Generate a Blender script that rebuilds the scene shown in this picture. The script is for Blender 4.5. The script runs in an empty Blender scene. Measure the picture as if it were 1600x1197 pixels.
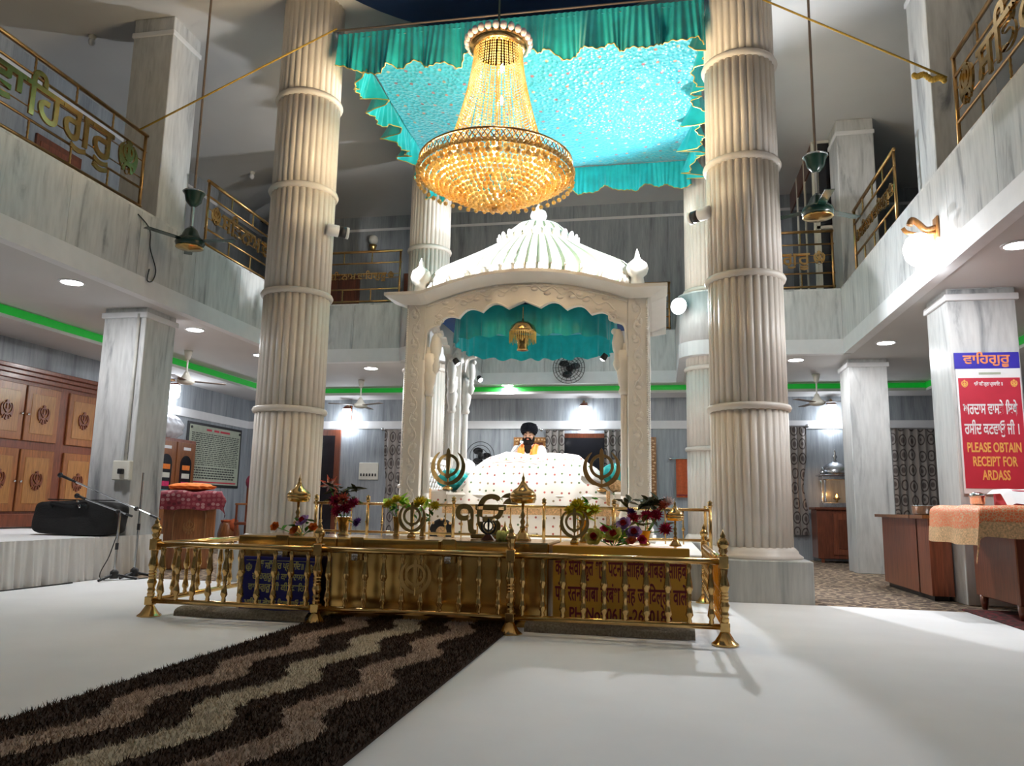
import bpy, bmesh, math, random
from mathutils import Matrix, Vector, Euler
random.seed(7)
PI = math.pi
sc = bpy.context.scene
COL = sc.collection

# ------------------------------------------------------------------ camera
def cam_setup():
    yaw, pitch, roll = math.radians(10.91), math.radians(9.06), math.radians(-1.09)
    R = Matrix.Rotation(yaw, 3, 'Z') @ Matrix.Rotation(pitch, 3, 'X') @ Matrix.Rotation(roll, 3, 'Y')
    right, fwd, up = R.col[0], R.col[1], R.col[2]
    m = Matrix((right, up, -fwd)).transposed().to_4x4()
    m.translation = Vector((0, 0, 1.0))
    c = bpy.data.cameras.new('camera'); c.sensor_width = 36.0; c.lens = 1209.0 / 1600 * 36
    c.clip_start = 0.05; c.clip_end = 100
    o = bpy.data.objects.new('camera', c); COL.objects.link(o); o.matrix_world = m
    sc.camera = o
cam_setup()

# ------------------------------------------------------------------ world and exposure
w = bpy.data.worlds.new('world'); sc.world = w; w.use_nodes = True
bg = w.node_tree.nodes['Background']
bg.inputs['Color'].default_value = (0.8, 0.82, 0.88, 1); bg.inputs['Strength'].default_value = 0.0
vs = sc.view_settings
vs.view_transform = 'Standard'; vs.look = 'None'; vs.gamma = 1.0; vs.use_curve_mapping = False
vs.exposure = 0.65
sc.cycles.sample_clamp_indirect = 6.0
sc.cycles.max_bounces = 7; sc.cycles.diffuse_bounces = 4; sc.cycles.glossy_bounces = 3
sc.cycles.transmission_bounces = 4; sc.cycles.transparent_max_bounces = 6
sc.cycles.caustics_reflective = False; sc.cycles.caustics_refractive = False

# ------------------------------------------------------------------ mesh helpers
class MB:
    def __init__(s): s.v = []; s.f = []; s.m = []; s.mi = 0
    def add(s, vs, fs, M=None):
        b = len(s.v) if len(vs) else 0
        if M is not None: vs = [tuple(M @ Vector(v)) for v in vs]
        s.v += [tuple(v) for v in vs]
        for f in fs: s.f.append(tuple(i + b for i in f)); s.m.append(s.mi)
        return s
    def box(s, x0, x1, y0, y1, z0, z1, M=None):
        v = [(x0,y0,z0),(x1,y0,z0),(x1,y1,z0),(x0,y1,z0),(x0,y0,z1),(x1,y0,z1),(x1,y1,z1),(x0,y1,z1)]
        return s.add(v, [(0,3,2,1),(4,5,6,7),(0,1,5,4),(1,2,6,5),(2,3,7,6),(3,0,4,7)], M)
    def bbox(s, x0, x1, y0, y1, z0, z1, b=.01, M=None):
        """box with chamfered edges"""
        bm = bmesh.new(); bmesh.ops.create_cube(bm, size=1)
        for v in bm.verts:
            v.co = Vector((x0 + (v.co.x + .5) * (x1 - x0), y0 + (v.co.y + .5) * (y1 - y0), z0 + (v.co.z + .5) * (z1 - z0)))
        bmesh.ops.bevel(bm, geom=list(bm.edges), offset=b, segments=1, affect='EDGES')
        bm.verts.index_update()
        s.add([v.co[:] for v in bm.verts], [[v.index for v in f.verts] for f in bm.faces], M); bm.free()
        return s
    def lathe(s, prof, seg=24, c=(0,0,0), M=None, rf=None, arc=2*PI, a0=0):
        """prof: (r,z) list; rf(angle)->radius factor"""
        closed = arc >= 2*PI - 1e-6; n = seg if closed else seg + 1
        v = []; f = []
        for r, z in prof:
            for i in range(n):
                a = a0 + arc * i / seg; k = rf(a) if rf else 1
                v.append((c[0] + r*k*math.cos(a), c[1] + r*k*math.sin(a), c[2] + z))
        for j in range(len(prof) - 1):
            for i in range(seg):
                i2 = (i + 1) % n
                f.append((j*n+i, j*n+i2, (j+1)*n+i2, (j+1)*n+i))
        if closed:
            if prof[0][0] > 1e-5: f.append(tuple(reversed(range(n))))
            if prof[-1][0] > 1e-5: f.append(tuple((len(prof)-1)*n + i for i in range(n)))
        return s.add(v, f, M)
    def tube(s, pts, r, seg=8, closed=False, M=None, cap=True):
        pts = [Vector(p) for p in pts]; n = len(pts); v = []; f = []
        rs = r if isinstance(r, (list, tuple)) else [r]*n
        t0 = (pts[1] - pts[0]).normalized()
        up = Vector((0,0,1)) if abs(t0.z) < .9 else Vector((1,0,0))
        nrm = t0.cross(up).normalized()
        for i, p in enumerate(pts):
            if closed: t = pts[(i+1) % n] - pts[i-1]
            else: t = pts[min(i+1, n-1)] - pts[max(i-1, 0)]
            t = t.normalized() if t.length > 1e-9 else t0
            nrm = (nrm - t * nrm.dot(t))
            nrm = nrm.normalized() if nrm.length > 1e-6 else t.orthogonal().normalized()
            b = t.cross(nrm)
            for k in range(seg):
                a = 2*PI*k/seg
                v.append(tuple(p + (nrm*math.cos(a) + b*math.sin(a)) * rs[i]))
        m = n if closed else n - 1
        for i in range(m):
            i2 = (i+1) % n
            for k in range(seg):
                k2 = (k+1) % seg
                f.append((i*seg+k, i*seg+k2, i2*seg+k2, i2*seg+k))
        if not closed and cap:
            f.append(tuple(reversed(range(seg)))); f.append(tuple((n-1)*seg + k for k in range(seg)))
        return s.add(v, f, M)
    def prism(s, out, d0, d1, plane='xz', M=None):
        """outline (a,b) extruded from d0 to d1 along the third axis"""
        n = len(out)
        def P(a, b, d): return (a, d, b) if plane == 'xz' else ((d, a, b) if plane == 'yz' else (a, b, d))
        v = [P(a, b, d0) for a, b in out] + [P(a, b, d1) for a, b in out]
        f = [tuple(range(n)), tuple(reversed(range(n, 2*n)))]
        for i in range(n):
            j = (i+1) % n; f.append((j, i, n+i, n+j))
        return s.add(v, f, M)
    def ell(s, c, r, seg=12, rings=8, M=None):
        if not isinstance(r, (tuple, list)): r = (r, r, r)
        v = [(c[0], c[1], c[2] - r[2])]; f = []
        for j in range(1, rings):
            a = -PI/2 + PI*j/rings
            for i in range(seg):
                b = 2*PI*i/seg
                v.append((c[0] + r[0]*math.cos(a)*math.cos(b), c[1] + r[1]*math.cos(a)*math.sin(b), c[2] + r[2]*math.sin(a)))
        v.append((c[0], c[1], c[2] + r[2])); t = len(v) - 1
        for i in range(seg):
            i2 = (i+1) % seg
            f.append((0, 1+i2, 1+i)); f.append((t, 1+(rings-2)*seg+i, 1+(rings-2)*seg+i2))
            for j in range(rings-2): f.append((1+j*seg+i, 1+j*seg+i2, 1+(j+1)*seg+i2, 1+(j+1)*seg+i))
        return s.add(v, f, M)
    def grid(s, fn, nu, nv, M=None, cu=False):
        v = [fn(i/nu, j/nv) for j in range(nv+1) for i in range(nu + (0 if cu else 1))]
        n = nu if cu else nu + 1; f = []
        for j in range(nv):
            for i in range(nu):
                i2 = (i+1) % n if cu else i+1
                f.append((j*n+i, j*n+i2, (j+1)*n+i2, (j+1)*n+i))
        return s.add(v, f, M)
    def mesh(s, name, mats, smooth=False):
        me = bpy.data.meshes.new(name); me.from_pydata(s.v, [], s.f)
        for m in (mats if isinstance(mats, (list, tuple)) else [mats]): me.materials.append(m)
        if any(s.m): me.polygons.foreach_set('material_index', s.m)
        if smooth: me.polygons.foreach_set('use_smooth', [True]*len(me.polygons))
        if smooth == 'auto':
            try: me.set_sharp_from_angle(angle=math.radians(40))
            except Exception: pass
        if me.validate(verbose=False): print('INVALID MESH', name)
        me.update(); return me
    def build(s, name, mats, parent=None, smooth=False, label=None, M=None):
        return put(name, s.mesh(name, mats, smooth), parent, label, M)

def put(name, me, parent=None, label=None, M=None):
    o = bpy.data.objects.new(name, me); COL.objects.link(o)
    if parent: o.parent = parent
    if label: o['label'] = label
    if M is not None: o.matrix_local = M
    return o
def thing(name, label, cat, loc=(0,0,0), rz=0, group=None):
    o = bpy.data.objects.new(name, None); COL.objects.link(o); o.empty_display_size = .1
    o.location = loc; o.rotation_euler = (0, 0, rz); o['label'] = label; o['category'] = cat
    if group: o['group'] = group
    return o
def tag(o, label, cat, group=None):
    o['label'] = label; o['category'] = cat
    if group: o['group'] = group
    return o
def struct(o): o['kind'] = 'structure'; return o
def stuff(o): o['kind'] = 'stuff'; return o
def dup(root, loc=None, rz=None, label=None, group=None):
    def cp(o, par):
        c = o.copy(); COL.objects.link(c); c.parent = par
        for ch in list(o.children): cp(ch, c)
        return c
    r = cp(root, None)
    if loc is not None: r.location = loc
    if rz is not None: r.rotation_euler = (0, 0, rz)
    if label: r['label'] = label
    if group: r['group'] = group
    return r
def T(x, y, z): return Matrix.Translation((x, y, z))
def RX(a): return Matrix.Rotation(a, 4, 'X')
def RY(a): return Matrix.Rotation(a, 4, 'Y')
def RZ(a): return Matrix.Rotation(a, 4, 'Z')
def lerp(a, b, t): return a + (b - a) * t
def smooth_path(pts, n=6):
    out = []; P = [Vector(p) for p in pts]
    for i in range(len(P) - 1):
        p0, p1, p2, p3 = P[max(i-1, 0)], P[i], P[i+1], P[min(i+2, len(P)-1)]
        for k in range(n):
            t = k / n
            out.append(.5*((2*p1) + (p2-p0)*t + (2*p0-5*p1+4*p2-p3)*t*t + (3*p1-p0-3*p2+p3)*t**3))
    out.append(P[-1]); return out
_tc = {}
def text_mesh(s, size, ext, mat, align='CENTER', bold=0.0, space=1.0):
    key = (s, size, ext, mat.name, align, bold, space)
    if key in _tc: return _tc[key]
    c = bpy.data.curves.new('lettering', 'FONT'); c.body = s; c.size = size; c.extrude = ext; c.align_x = align
    c.resolution_u = 3; c.offset = bold; c.space_character = space
    o = bpy.data.objects.new('lettering', c); COL.objects.link(o)
    dg = bpy.context.evaluated_depsgraph_get(); dg.update()
    me = bpy.data.meshes.new_from_object(o.evaluated_get(dg)); me.name = 'lettering'
    bpy.data.objects.remove(o); bpy.data.curves.remove(c)
    me.materials.clear(); me.materials.append(mat); _tc[key] = me
    return me
def bounds(me):
    xs = [v.co.x for v in me.vertices]; ys = [v.co.y for v in me.vertices]
    return min(xs), max(xs), min(ys), max(ys)

# ------------------------------------------------------------------ materials
def nodes(name):
    m = bpy.data.materials.new(name); m.use_nodes = True
    nt = m.node_tree; return m, nt, nt.nodes['Principled BSDF']
def M_(name, col, rough=.5, metal=0.0, var=.12, scale=6.0, bump=0.0, bscale=60.0, coat=0.0, sheen=0.0, stretch=None, spec=None, emit=None, estr=0, trans=0, world=False):
    m, nt, b = nodes(name); N = nt.nodes; L = nt.links
    tc = N.new('ShaderNodeTexCoord'); mp = N.new('ShaderNodeMapping')
    L.new(tc.outputs['Object'], mp.inputs['Vector'])
    if stretch: mp.inputs['Scale'].default_value = stretch
    nz = N.new('ShaderNodeTexNoise'); nz.inputs['Scale'].default_value = scale; nz.inputs['Detail'].default_value = 4
    L.new(mp.outputs['Vector'], nz.inputs['Vector'])
    cr = N.new('ShaderNodeValToRGB')
    cr.color_ramp.elements[0].position = .3; cr.color_ramp.elements[1].position = .7
    cr.color_ramp.elements[0].color = tuple(max(0, c*(1-var)) for c in col) + (1,)
    cr.color_ramp.elements[1].color = tuple(min(1, c*(1+var)) for c in col) + (1,)
    L.new(nz.outputs['Fac'], cr.inputs['Fac']); L.new(cr.outputs['Color'], b.inputs['Base Color'])
    b.inputs['Roughness'].default_value = rough; b.inputs['Metallic'].default_value = metal
    if coat: b.inputs['Coat Weight'].default_value = coat; b.inputs['Coat Roughness'].default_value = .15
    if sheen: b.inputs['Sheen Weight'].default_value = sheen
    if spec is not None: b.inputs['Specular IOR Level'].default_value = spec
    if trans: b.inputs['Transmission Weight'].default_value = trans
    if emit: b.inputs['Emission Color'].default_value = tuple(emit) + (1,); b.inputs['Emission Strength'].default_value = estr
    if bump:
        n2 = N.new('ShaderNodeTexNoise'); n2.inputs['Scale'].default_value = bscale; n2.inputs['Detail'].default_value = 3
        L.new(mp.outputs['Vector'], n2.inputs['Vector'])
        bp = N.new('ShaderNodeBump'); bp.inputs['Strength'].default_value = bump; bp.inputs['Distance'].default_value = .02
        L.new(n2.outputs['Fac'], bp.inputs['Height']); L.new(bp.outputs['Normal'], b.inputs['Normal'])
    return m
def marble(name, light, mid, dark, scale=(2.2, 2.2, .35), rough=.28, fine=1.0, tilt=.12):
    m, nt, b = nodes(name); N = nt.nodes; L = nt.links
    g = N.new('ShaderNodeNewGeometry'); oi = N.new('ShaderNodeObjectInfo')
    ad = N.new('ShaderNodeVectorMath'); ad.operation = 'ADD'
    ml = N.new('ShaderNodeVectorMath'); ml.operation = 'SCALE'; ml.inputs['Scale'].default_value = 17.0
    cb = N.new('ShaderNodeCombineXYZ')
    for i in range(3): L.new(oi.outputs['Random'], cb.inputs[i])
    L.new(cb.outputs[0], ml.inputs[0]); L.new(g.outputs['Position'], ad.inputs[0]); L.new(ml.outputs[0], ad.inputs[1])
    mp = N.new('ShaderNodeMapping'); mp.inputs['Scale'].default_value = scale; mp.inputs['Rotation'].default_value = (tilt, tilt*.7, 0)
    L.new(ad.outputs[0], mp.inputs['Vector'])
    n1 = N.new('ShaderNodeTexNoise'); n1.inputs['Scale'].default_value = 2.0; n1.inputs['Detail'].default_value = 8
    n1.inputs['Roughness'].default_value = .62; n1.inputs['Distortion'].default_value = .7
    L.new(mp.outputs[0], n1.inputs['Vector'])
    cr = N.new('ShaderNodeValToRGB'); e = cr.color_ramp.elements
    e[0].position = .28; e[0].color = dark + (1,); e[1].position = .68; e[1].color = light + (1,)
    k = e.new(.44); k.color = mid + (1,)
    L.new(n1.outputs['Fac'], cr.inputs['Fac'])
    n2 = N.new('ShaderNodeTexNoise'); n2.inputs['Scale'].default_value = 9.0 * fine; n2.inputs['Detail'].default_value = 5
    L.new(mp.outputs[0], n2.inputs['Vector'])
    mx = N.new('ShaderNodeMix'); mx.data_type = 'RGBA'; mx.blend_type = 'MULTIPLY'; mx.inputs['Factor'].default_value = .35
    L.new(cr.outputs['Color'], mx.inputs['A']); L.new(n2.outputs['Color'], mx.inputs['B'])
    c2 = N.new('ShaderNodeValToRGB'); c2.color_ramp.elements[0].position = .3; c2.color_ramp.elements[1].position = .6
    c2.color_ramp.elements[0].color = (.55, .55, .55, 1)
    L.new(n2.outputs['Fac'], c2.inputs['Fac']); L.new(c2.outputs['Color'], mx.inputs['B'])
    L.new(mx.outputs['Result'], b.inputs['Base Color']); b.inputs['Roughness'].default_value = rough
    return m
MAT = {}
MAT['marble'] = marble('marble_grey', (.72,.72,.71), (.6,.61,.61), (.22,.23,.25), tilt=.22)
MAT['marble_wall'] = marble('marble_wall', (.42,.45,.48), (.31,.34,.37), (.18,.2,.22), scale=(3.5, 3.5, .25), fine=1.6, tilt=.03)
MAT['marble_plinth'] = marble('marble_plinth', (.6,.6,.56), (.48,.49,.47), (.3,.31,.31), scale=(3,3,.3))
MAT['cream'] = M_('cream_marble', (.74,.675,.6), .4, var=.06, scale=2.5, bump=.05, bscale=20)
MAT['palki'] = M_('white_marble_carved', (.8,.77,.72), .36, var=.05, scale=3, bump=.08, bscale=14)
MAT['white_marble'] = M_('white_marble', (.8,.77,.72), .36, var=.05, scale=3)
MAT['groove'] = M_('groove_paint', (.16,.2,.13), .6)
MAT['paint'] = M_('white_paint', (.8,.8,.81), .6, var=.03)
MAT['ceil'] = M_('ceiling_paint', (.66,.65,.64), .75, var=.06, scale=.6)
MAT['ceil_low'] = M_('lower_ceiling_paint', (.66,.65,.64), .75, var=.06, scale=.6)
MAT['blue_ceiling'] = M_('blue_ceiling_paint', (.03,.09,.28), .6, var=.1, scale=1)
MAT['brass'] = M_('brass', (.66,.43,.17), .19, 1.0, var=.15, scale=14)
MAT['brass_old'] = M_('tarnished_brass', (.62,.4,.14), .17, 1.0, var=.3, scale=4, bump=.02, bscale=5)
MAT['brass_dark'] = M_('dark_brass', (.5,.3,.12), .28, 1.0, var=.2, scale=9)
MAT['gold'] = M_('gold_trim', (.85,.6,.18), .35, .9)
MAT['gold_cloth'] = M_('gold_brocade', (.72,.47,.25), .5, .35, var=.35, scale=60)
MAT['steel'] = M_('steel', (.75,.76,.78), .18, 1.0, var=.05)
MAT['chrome'] = M_('chrome', (.6,.62,.64), .15, 1.0, var=.05)
MAT['silver'] = M_('silver_metal', (.6,.62,.66), .25, 1.0, var=.25, scale=18)
MAT['black'] = M_('black_plastic', (.015,.015,.017), .45, var=.2)
MAT['bag'] = M_('black_canvas', (.008,.008,.009), .8, var=.3, bump=.3, bscale=50)
MAT['wood'] = M_('polished_wood', (.27,.095,.028), .28, var=.3, scale=5, stretch=(8, 8, .8), coat=.4)
MAT['wood_lt'] = M_('light_wood_panel', (.33,.145,.042), .3, var=.3, scale=6, stretch=(9, 9, .7), coat=.4)
MAT['wood_dk'] = M_('dark_wood', (.17,.045,.02), .3, var=.3, scale=5, stretch=(7, 7, .8), coat=.4)
MAT['wood_red'] = M_('red_wood', (.23,.065,.03), .35, var=.35, scale=4, stretch=(9, 9, .6), coat=.25)
MAT['glass_dark'] = M_('dark_glass', (.02,.02,.025), .08, var=.1)
MAT['cloth_white'] = M_('white_sheet', (.88,.89,.91), .85, var=.03, scale=1.5, bump=.12, bscale=3.5)
MAT['cloth_skirt'] = M_('skirt_cloth', (.78,.76,.74), .85, var=.05, scale=3)
MAT['teal'] = M_('turquoise_satin', (.015,.5,.52), .38, var=.18, scale=5, sheen=.3)
MAT['orange'] = M_('orange_cloth', (.85,.22,.03), .75, var=.12, scale=14)
MAT['rust'] = M_('rust_towel', (.5,.1,.03), .85, var=.15, scale=20)
MAT['maroon'] = M_('maroon_cloth', (.2,.02,.04), .8, var=.4, scale=16)
MAT['red'] = M_('red_print', (.55,.03,.06), .5, var=.06)
MAT['navy'] = M_('navy_print', (.012,.012,.2), .45, var=.1)
MAT['royal'] = M_('blue_print', (.04,.03,.42), .45, var=.06)
MAT['white_print'] = M_('white_print', (.85,.86,.88), .5, var=.03)
MAT['ink_white'] = M_('white_ink', (.85,.85,.87), .5, var=.02)
MAT['ink_yellow'] = M_('yellow_ink', (.85,.5,.12), .5, var=.04)
MAT['ink_pale'] = M_('pale_yellow_ink', (.7,.65,.28), .5, var=.04)
MAT['ink_orange'] = M_('orange_ink', (.9,.3,.12), .5, var=.04)
MAT['ink_red'] = M_('dark_red_ink', (.22,.012,.015), .5, var=.1)
MAT['ink_black'] = M_('black_ink', (.03,.03,.03), .6, var=.1)
MAT['yellow_box'] = M_('yellow_enamel', (.82,.4,.03), .4, var=.1, scale=3)
MAT['board'] = M_('notice_board', (.42,.46,.36), .5, var=.08, scale=10)
MAT['offwhite'] = M_('offwhite_plastic', (.72,.7,.62), .45, var=.04)
MAT['fan_green'] = M_('dark_green_enamel', (.01,.04,.028), .22, var=.2, coat=.4)
MAT['fan_blade'] = M_('brown_fan_blade', (.2,.15,.12), .5, var=.1)
MAT['rope'] = M_('yellow_rope', (.5,.32,.05), .8, var=.2, scale=60)
MAT['pipe'] = M_('conduit', (.55,.55,.52), .5)
MAT['leaf'] = M_('leaf_green', (.1,.36,.05), .6, var=.3, scale=18)
MAT['leaf_dk'] = M_('leaf_dark', (.05,.06,.025), .7, var=.3, scale=18)
MAT['leaf_lime'] = M_('leaf_lime', (.4,.66,.06), .6, var=.2, scale=18)
MAT['fl_yellow'] = M_('petal_yellow', (.95,.78,.06), .6, var=.08, scale=20)
MAT['fl_pink'] = M_('petal_crimson', (.65,.02,.13), .6, var=.3, scale=20)
MAT['fl_coral'] = M_('petal_coral', (.85,.2,.12), .6, var=.25, scale=20)
MAT['fl_white'] = M_('petal_white', (.85,.7,.68), .6, var=.15, scale=20)
MAT['fl_purple'] = M_('petal_purple', (.16,.04,.35), .6, var=.3, scale=20)
MAT['fl_lilac'] = M_('petal_lilac', (.5,.3,.62), .6, var=.2, scale=20)
MAT['fl_orange'] = M_('petal_orange', (.9,.25,.03), .6, var=.15, scale=20)
MAT['fl_red'] = M_('petal_red', (.5,.015,.02), .6, var=.25, scale=20)
MAT['fl_lemon'] = M_('petal_lemon', (.75,.75,.2), .6, var=.12, scale=20)
MAT['skin'] = M_('skin', (.42,.235,.15), .55, var=.06, scale=12)
MAT['beard'] = M_('black_hair', (.01,.008,.007), .9, var=.3, bump=.4, bscale=90, spec=.1)
MAT['turban'] = M_('black_turban', (.008,.009,.014), .95, var=.3, scale=10, spec=.15)
MAT['kurta'] = M_('white_kurta', (.8,.8,.84), .8, var=.04)
MAT['pile_dk'] = M_('brown_pile', (.05,.023,.012), .95, var=.3, scale=30)
MAT['pile_lt'] = M_('beige_pile', (.5,.38,.3), .95, var=.15, scale=30)
MAT['pile_cream'] = M_('cream_pile', (.64,.56,.44), .95, var=.12, scale=30)
MAT['roll_carpet'] = M_('grey_beige_pile', (.36,.3,.22), .95, var=.35, scale=60, bump=.6, bscale=120)
MAT['plastic_bag'] = M_('white_plastic_bag', (.8,.82,.88), .3, var=.1, scale=8)
MAT['cable'] = M_('black_cable', (.02,.02,.02), .6)
MAT['led_green'] = M_('green_led_cove', (.02,.3,.04), .5, emit=(.0,.5,.03), estr=.2)
def EM(name, col, s): return M_(name, tuple(min(1, c) for c in col), .4, emit=col, estr=s, var=.02)
MAT['lamp_white'] = EM('lamp_white_glow', (1, 1, 1), 9.0)
MAT['lamp_cool'] = EM('lamp_cool_glow', (.9,.95,1), 9.0)
MAT['flood'] = EM('flood_glow', (.95,.98,1), 12.0)
MAT['bulb_warm'] = EM('warm_bulb_glow', (1,.8,.45), 30.0)
MAT['flame'] = EM('flame_glow', (1,.4,.08), 6.0)

def printed(name, base, dots, scale=14.0, size=.2, rough=.8, axes=(0, 2)):
    """cloth with a scatter of small printed sprigs"""
    m, nt, b = nodes(name); N = nt.nodes; L = nt.links
    tc = N.new('ShaderNodeTexCoord')
    v = N.new('ShaderNodeTexVoronoi'); v.inputs['Scale'].default_value = scale; v.inputs['Randomness'].default_value = .35
    v.voronoi_dimensions = '2D'; sx = N.new('ShaderNodeSeparateXYZ'); cx = N.new('ShaderNodeCombineXYZ')
    L.new(tc.outputs['Object'], sx.inputs[0]); L.new(sx.outputs[axes[0]], cx.inputs[0]); L.new(sx.outputs[axes[1]], cx.inputs[1]); L.new(cx.outputs[0], v.inputs['Vector'])
    lt = N.new('ShaderNodeMath'); lt.operation = 'LESS_THAN'; lt.inputs[1].default_value = size
    L.new(v.outputs['Distance'], lt.inputs[0])
    cr = N.new('ShaderNodeValToRGB'); cr.color_ramp.interpolation = 'CONSTANT'
    while len(cr.color_ramp.elements) < len(dots): cr.color_ramp.elements.new(.5)
    for i, d in enumerate(dots):
        cr.color_ramp.elements[i].position = i / len(dots); cr.color_ramp.elements[i].color = d + (1,)
    sp = N.new('ShaderNodeSeparateColor'); L.new(v.outputs['Color'], sp.inputs[0]); L.new(sp.outputs[0], cr.inputs['Fac'])
    mx = N.new('ShaderNodeMix'); mx.data_type = 'RGBA'; mx.inputs['A'].default_value = base + (1,)
    L.new(lt.outputs[0], mx.inputs['Factor']); L.new(cr.outputs['Color'], mx.inputs['B']); L.new(mx.outputs['Result'], b.inputs['Base Color'])
    b.inputs['Roughness'].default_value = rough
    return m, nt, b
MAT['print_cloth'] = printed('sprigged_cloth', (.8,.77,.73), [(.3,.08,.07), (.1,.17,.08), (.45,.12,.1), (.3,.24,.15)], 8.5, .13)[0]
MAT['maroon_print'] = printed('maroon_printed_cloth', (.22,.02,.035), [(.42,.2,.2), (.3,.07,.08), (.12,.01,.02)], 17.0, .38)[0]
def canopy_mat():
    m, nt, b = printed('turquoise_quilted_cloth', (.045,.44,.54), [(.5,.25,.2), (.5,.42,.3), (.35,.15,.18)], 3.8, .1, .35, (0, 1))
    N = nt.nodes; L = nt.links
    tc = N.new('ShaderNodeTexCoord'); n = N.new('ShaderNodeTexVoronoi'); n.inputs['Scale'].default_value = 17
    L.new(tc.outputs['Object'], n.inputs['Vector'])
    bp = N.new('ShaderNodeBump'); bp.inputs['Strength'].default_value = .8; bp.inputs['Distance'].default_value = .03
    L.new(n.outputs['Distance'], bp.inputs['Height']); L.new(bp.outputs['Normal'], b.inputs['Normal'])
    b.inputs['Sheen Weight'].default_value = .3
    return m
MAT['canopy'] = canopy_mat()
def brocade():
    m, nt, b = nodes('orange_brocade'); N = nt.nodes; L = nt.links
    tc = N.new('ShaderNodeTexCoord'); wv = N.new('ShaderNodeTexVoronoi'); wv.feature = 'DISTANCE_TO_EDGE'; wv.inputs['Scale'].default_value = 34
    L.new(tc.outputs['Object'], wv.inputs['Vector'])
    cr = N.new('ShaderNodeValToRGB'); cr.color_ramp.elements[0].position = .04; cr.color_ramp.elements[1].position = .1
    cr.color_ramp.elements[0].color = (.72,.5,.28,1); cr.color_ramp.elements[1].color = (.85,.2,.07,1)
    L.new(wv.outputs['Distance'], cr.inputs['Fac']); L.new(cr.outputs['Color'], b.inputs['Base Color']); b.inputs['Roughness'].default_value = .55
    return m
MAT['brocade'] = brocade()
def curtain_mat():
    m, nt, b = nodes('patterned_curtain'); N = nt.nodes; L = nt.links
    tc = N.new('ShaderNodeTexCoord'); mp = N.new('ShaderNodeMapping'); mp.inputs['Scale'].default_value = (5.5, .01, 3.2)
    L.new(tc.outputs['Object'], mp.inputs['Vector'])
    v = N.new('ShaderNodeTexVoronoi'); v.inputs['Scale'].default_value = 1.0; v.inputs['Randomness'].default_value = .2; L.new(mp.outputs[0], v.inputs['Vector'])
    cr = N.new('ShaderNodeValToRGB'); cr.color_ramp.interpolation = 'CONSTANT'; e = cr.color_ramp.elements
    e[0].color = (.1,.08,.075,1); e[1].position = .2; e[1].color = (.27,.245,.23,1)
    a = e.new(.33); a.color = (.07,.055,.05,1); a = e.new(.42); a.color = (.3,.27,.25,1)
    L.new(v.outputs['Distance'], cr.inputs['Fac']); L.new(cr.outputs['Color'], b.inputs['Base Color']); b.inputs['Roughness'].default_value = .7
    return m
MAT['curtain'] = curtain_mat()
def carpet_mat(name, light, dark, s=2.2):
    m, nt, b = nodes(name); N = nt.nodes; L = nt.links
    g = N.new('ShaderNodeNewGeometry'); v = N.new('ShaderNodeTexVoronoi'); v.inputs['Scale'].default_value = s; v.inputs['Randomness'].default_value = .45
    L.new(g.outputs['Position'], v.inputs['Vector'])
    ws = N.new('ShaderNodeMath'); ws.operation = 'SINE'; ml = N.new('ShaderNodeMath'); ml.operation = 'MULTIPLY'; ml.inputs[1].default_value = 26
    n = N.new('ShaderNodeTexNoise'); n.inputs['Scale'].default_value = 14; L.new(g.outputs['Position'], n.inputs['Vector'])
    ad = N.new('ShaderNodeMath'); ad.operation = 'MULTIPLY_ADD'; ad.inputs[1].default_value = .35
    L.new(n.outputs['Fac'], ad.inputs[0]); L.new(v.outputs['Distance'], ad.inputs[2]); L.new(ad.outputs[0], ml.inputs[0]); L.new(ml.outputs[0], ws.inputs[0])
    cr = N.new('ShaderNodeValToRGB'); cr.color_ramp.elements[0].position = .25; cr.color_ramp.elements[1].position = .6
    cr.color_ramp.elements[0].color = dark + (1,); cr.color_ramp.elements[1].color = light + (1,)
    L.new(ws.outputs[0], cr.inputs['Fac']); L.new(cr.outputs['Color'], b.inputs['Base Color']); b.inputs['Roughness'].default_value = .95
    return m
MAT['carpet'] = carpet_mat('patterned_tan_carpet', (.34,.25,.165), (.1,.065,.045))
MAT['red_rug'] = carpet_mat('red_patterned_rug', (.2,.02,.025), (.06,.015,.012), 3.0)

# ------------------------------------------------------------------ lamps helper
def lamp(kind, loc, power, col=(1,1,1), size=.1, parent=None, rot=None, spot=None, blend=.5, spread=None):
    l = bpy.data.lights.new('light', kind); l.energy = power; l.color = col
    if kind == 'AREA':
        l.shape = 'DISK'; l.size = size
        if spread: l.spread = spread
    else: l.shadow_soft_size = size
    if kind == 'SPOT': l.spot_size = spot; l.spot_blend = blend
    o = bpy.data.objects.new('light', l); COL.objects.link(o); o.location = loc
    if rot is not None: o.rotation_euler = rot
    if parent: o.parent = parent
    return o
def aim(frm, to): return (Vector(to) - Vector(frm)).to_track_quat('-Z', 'Y').to_euler()
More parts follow.
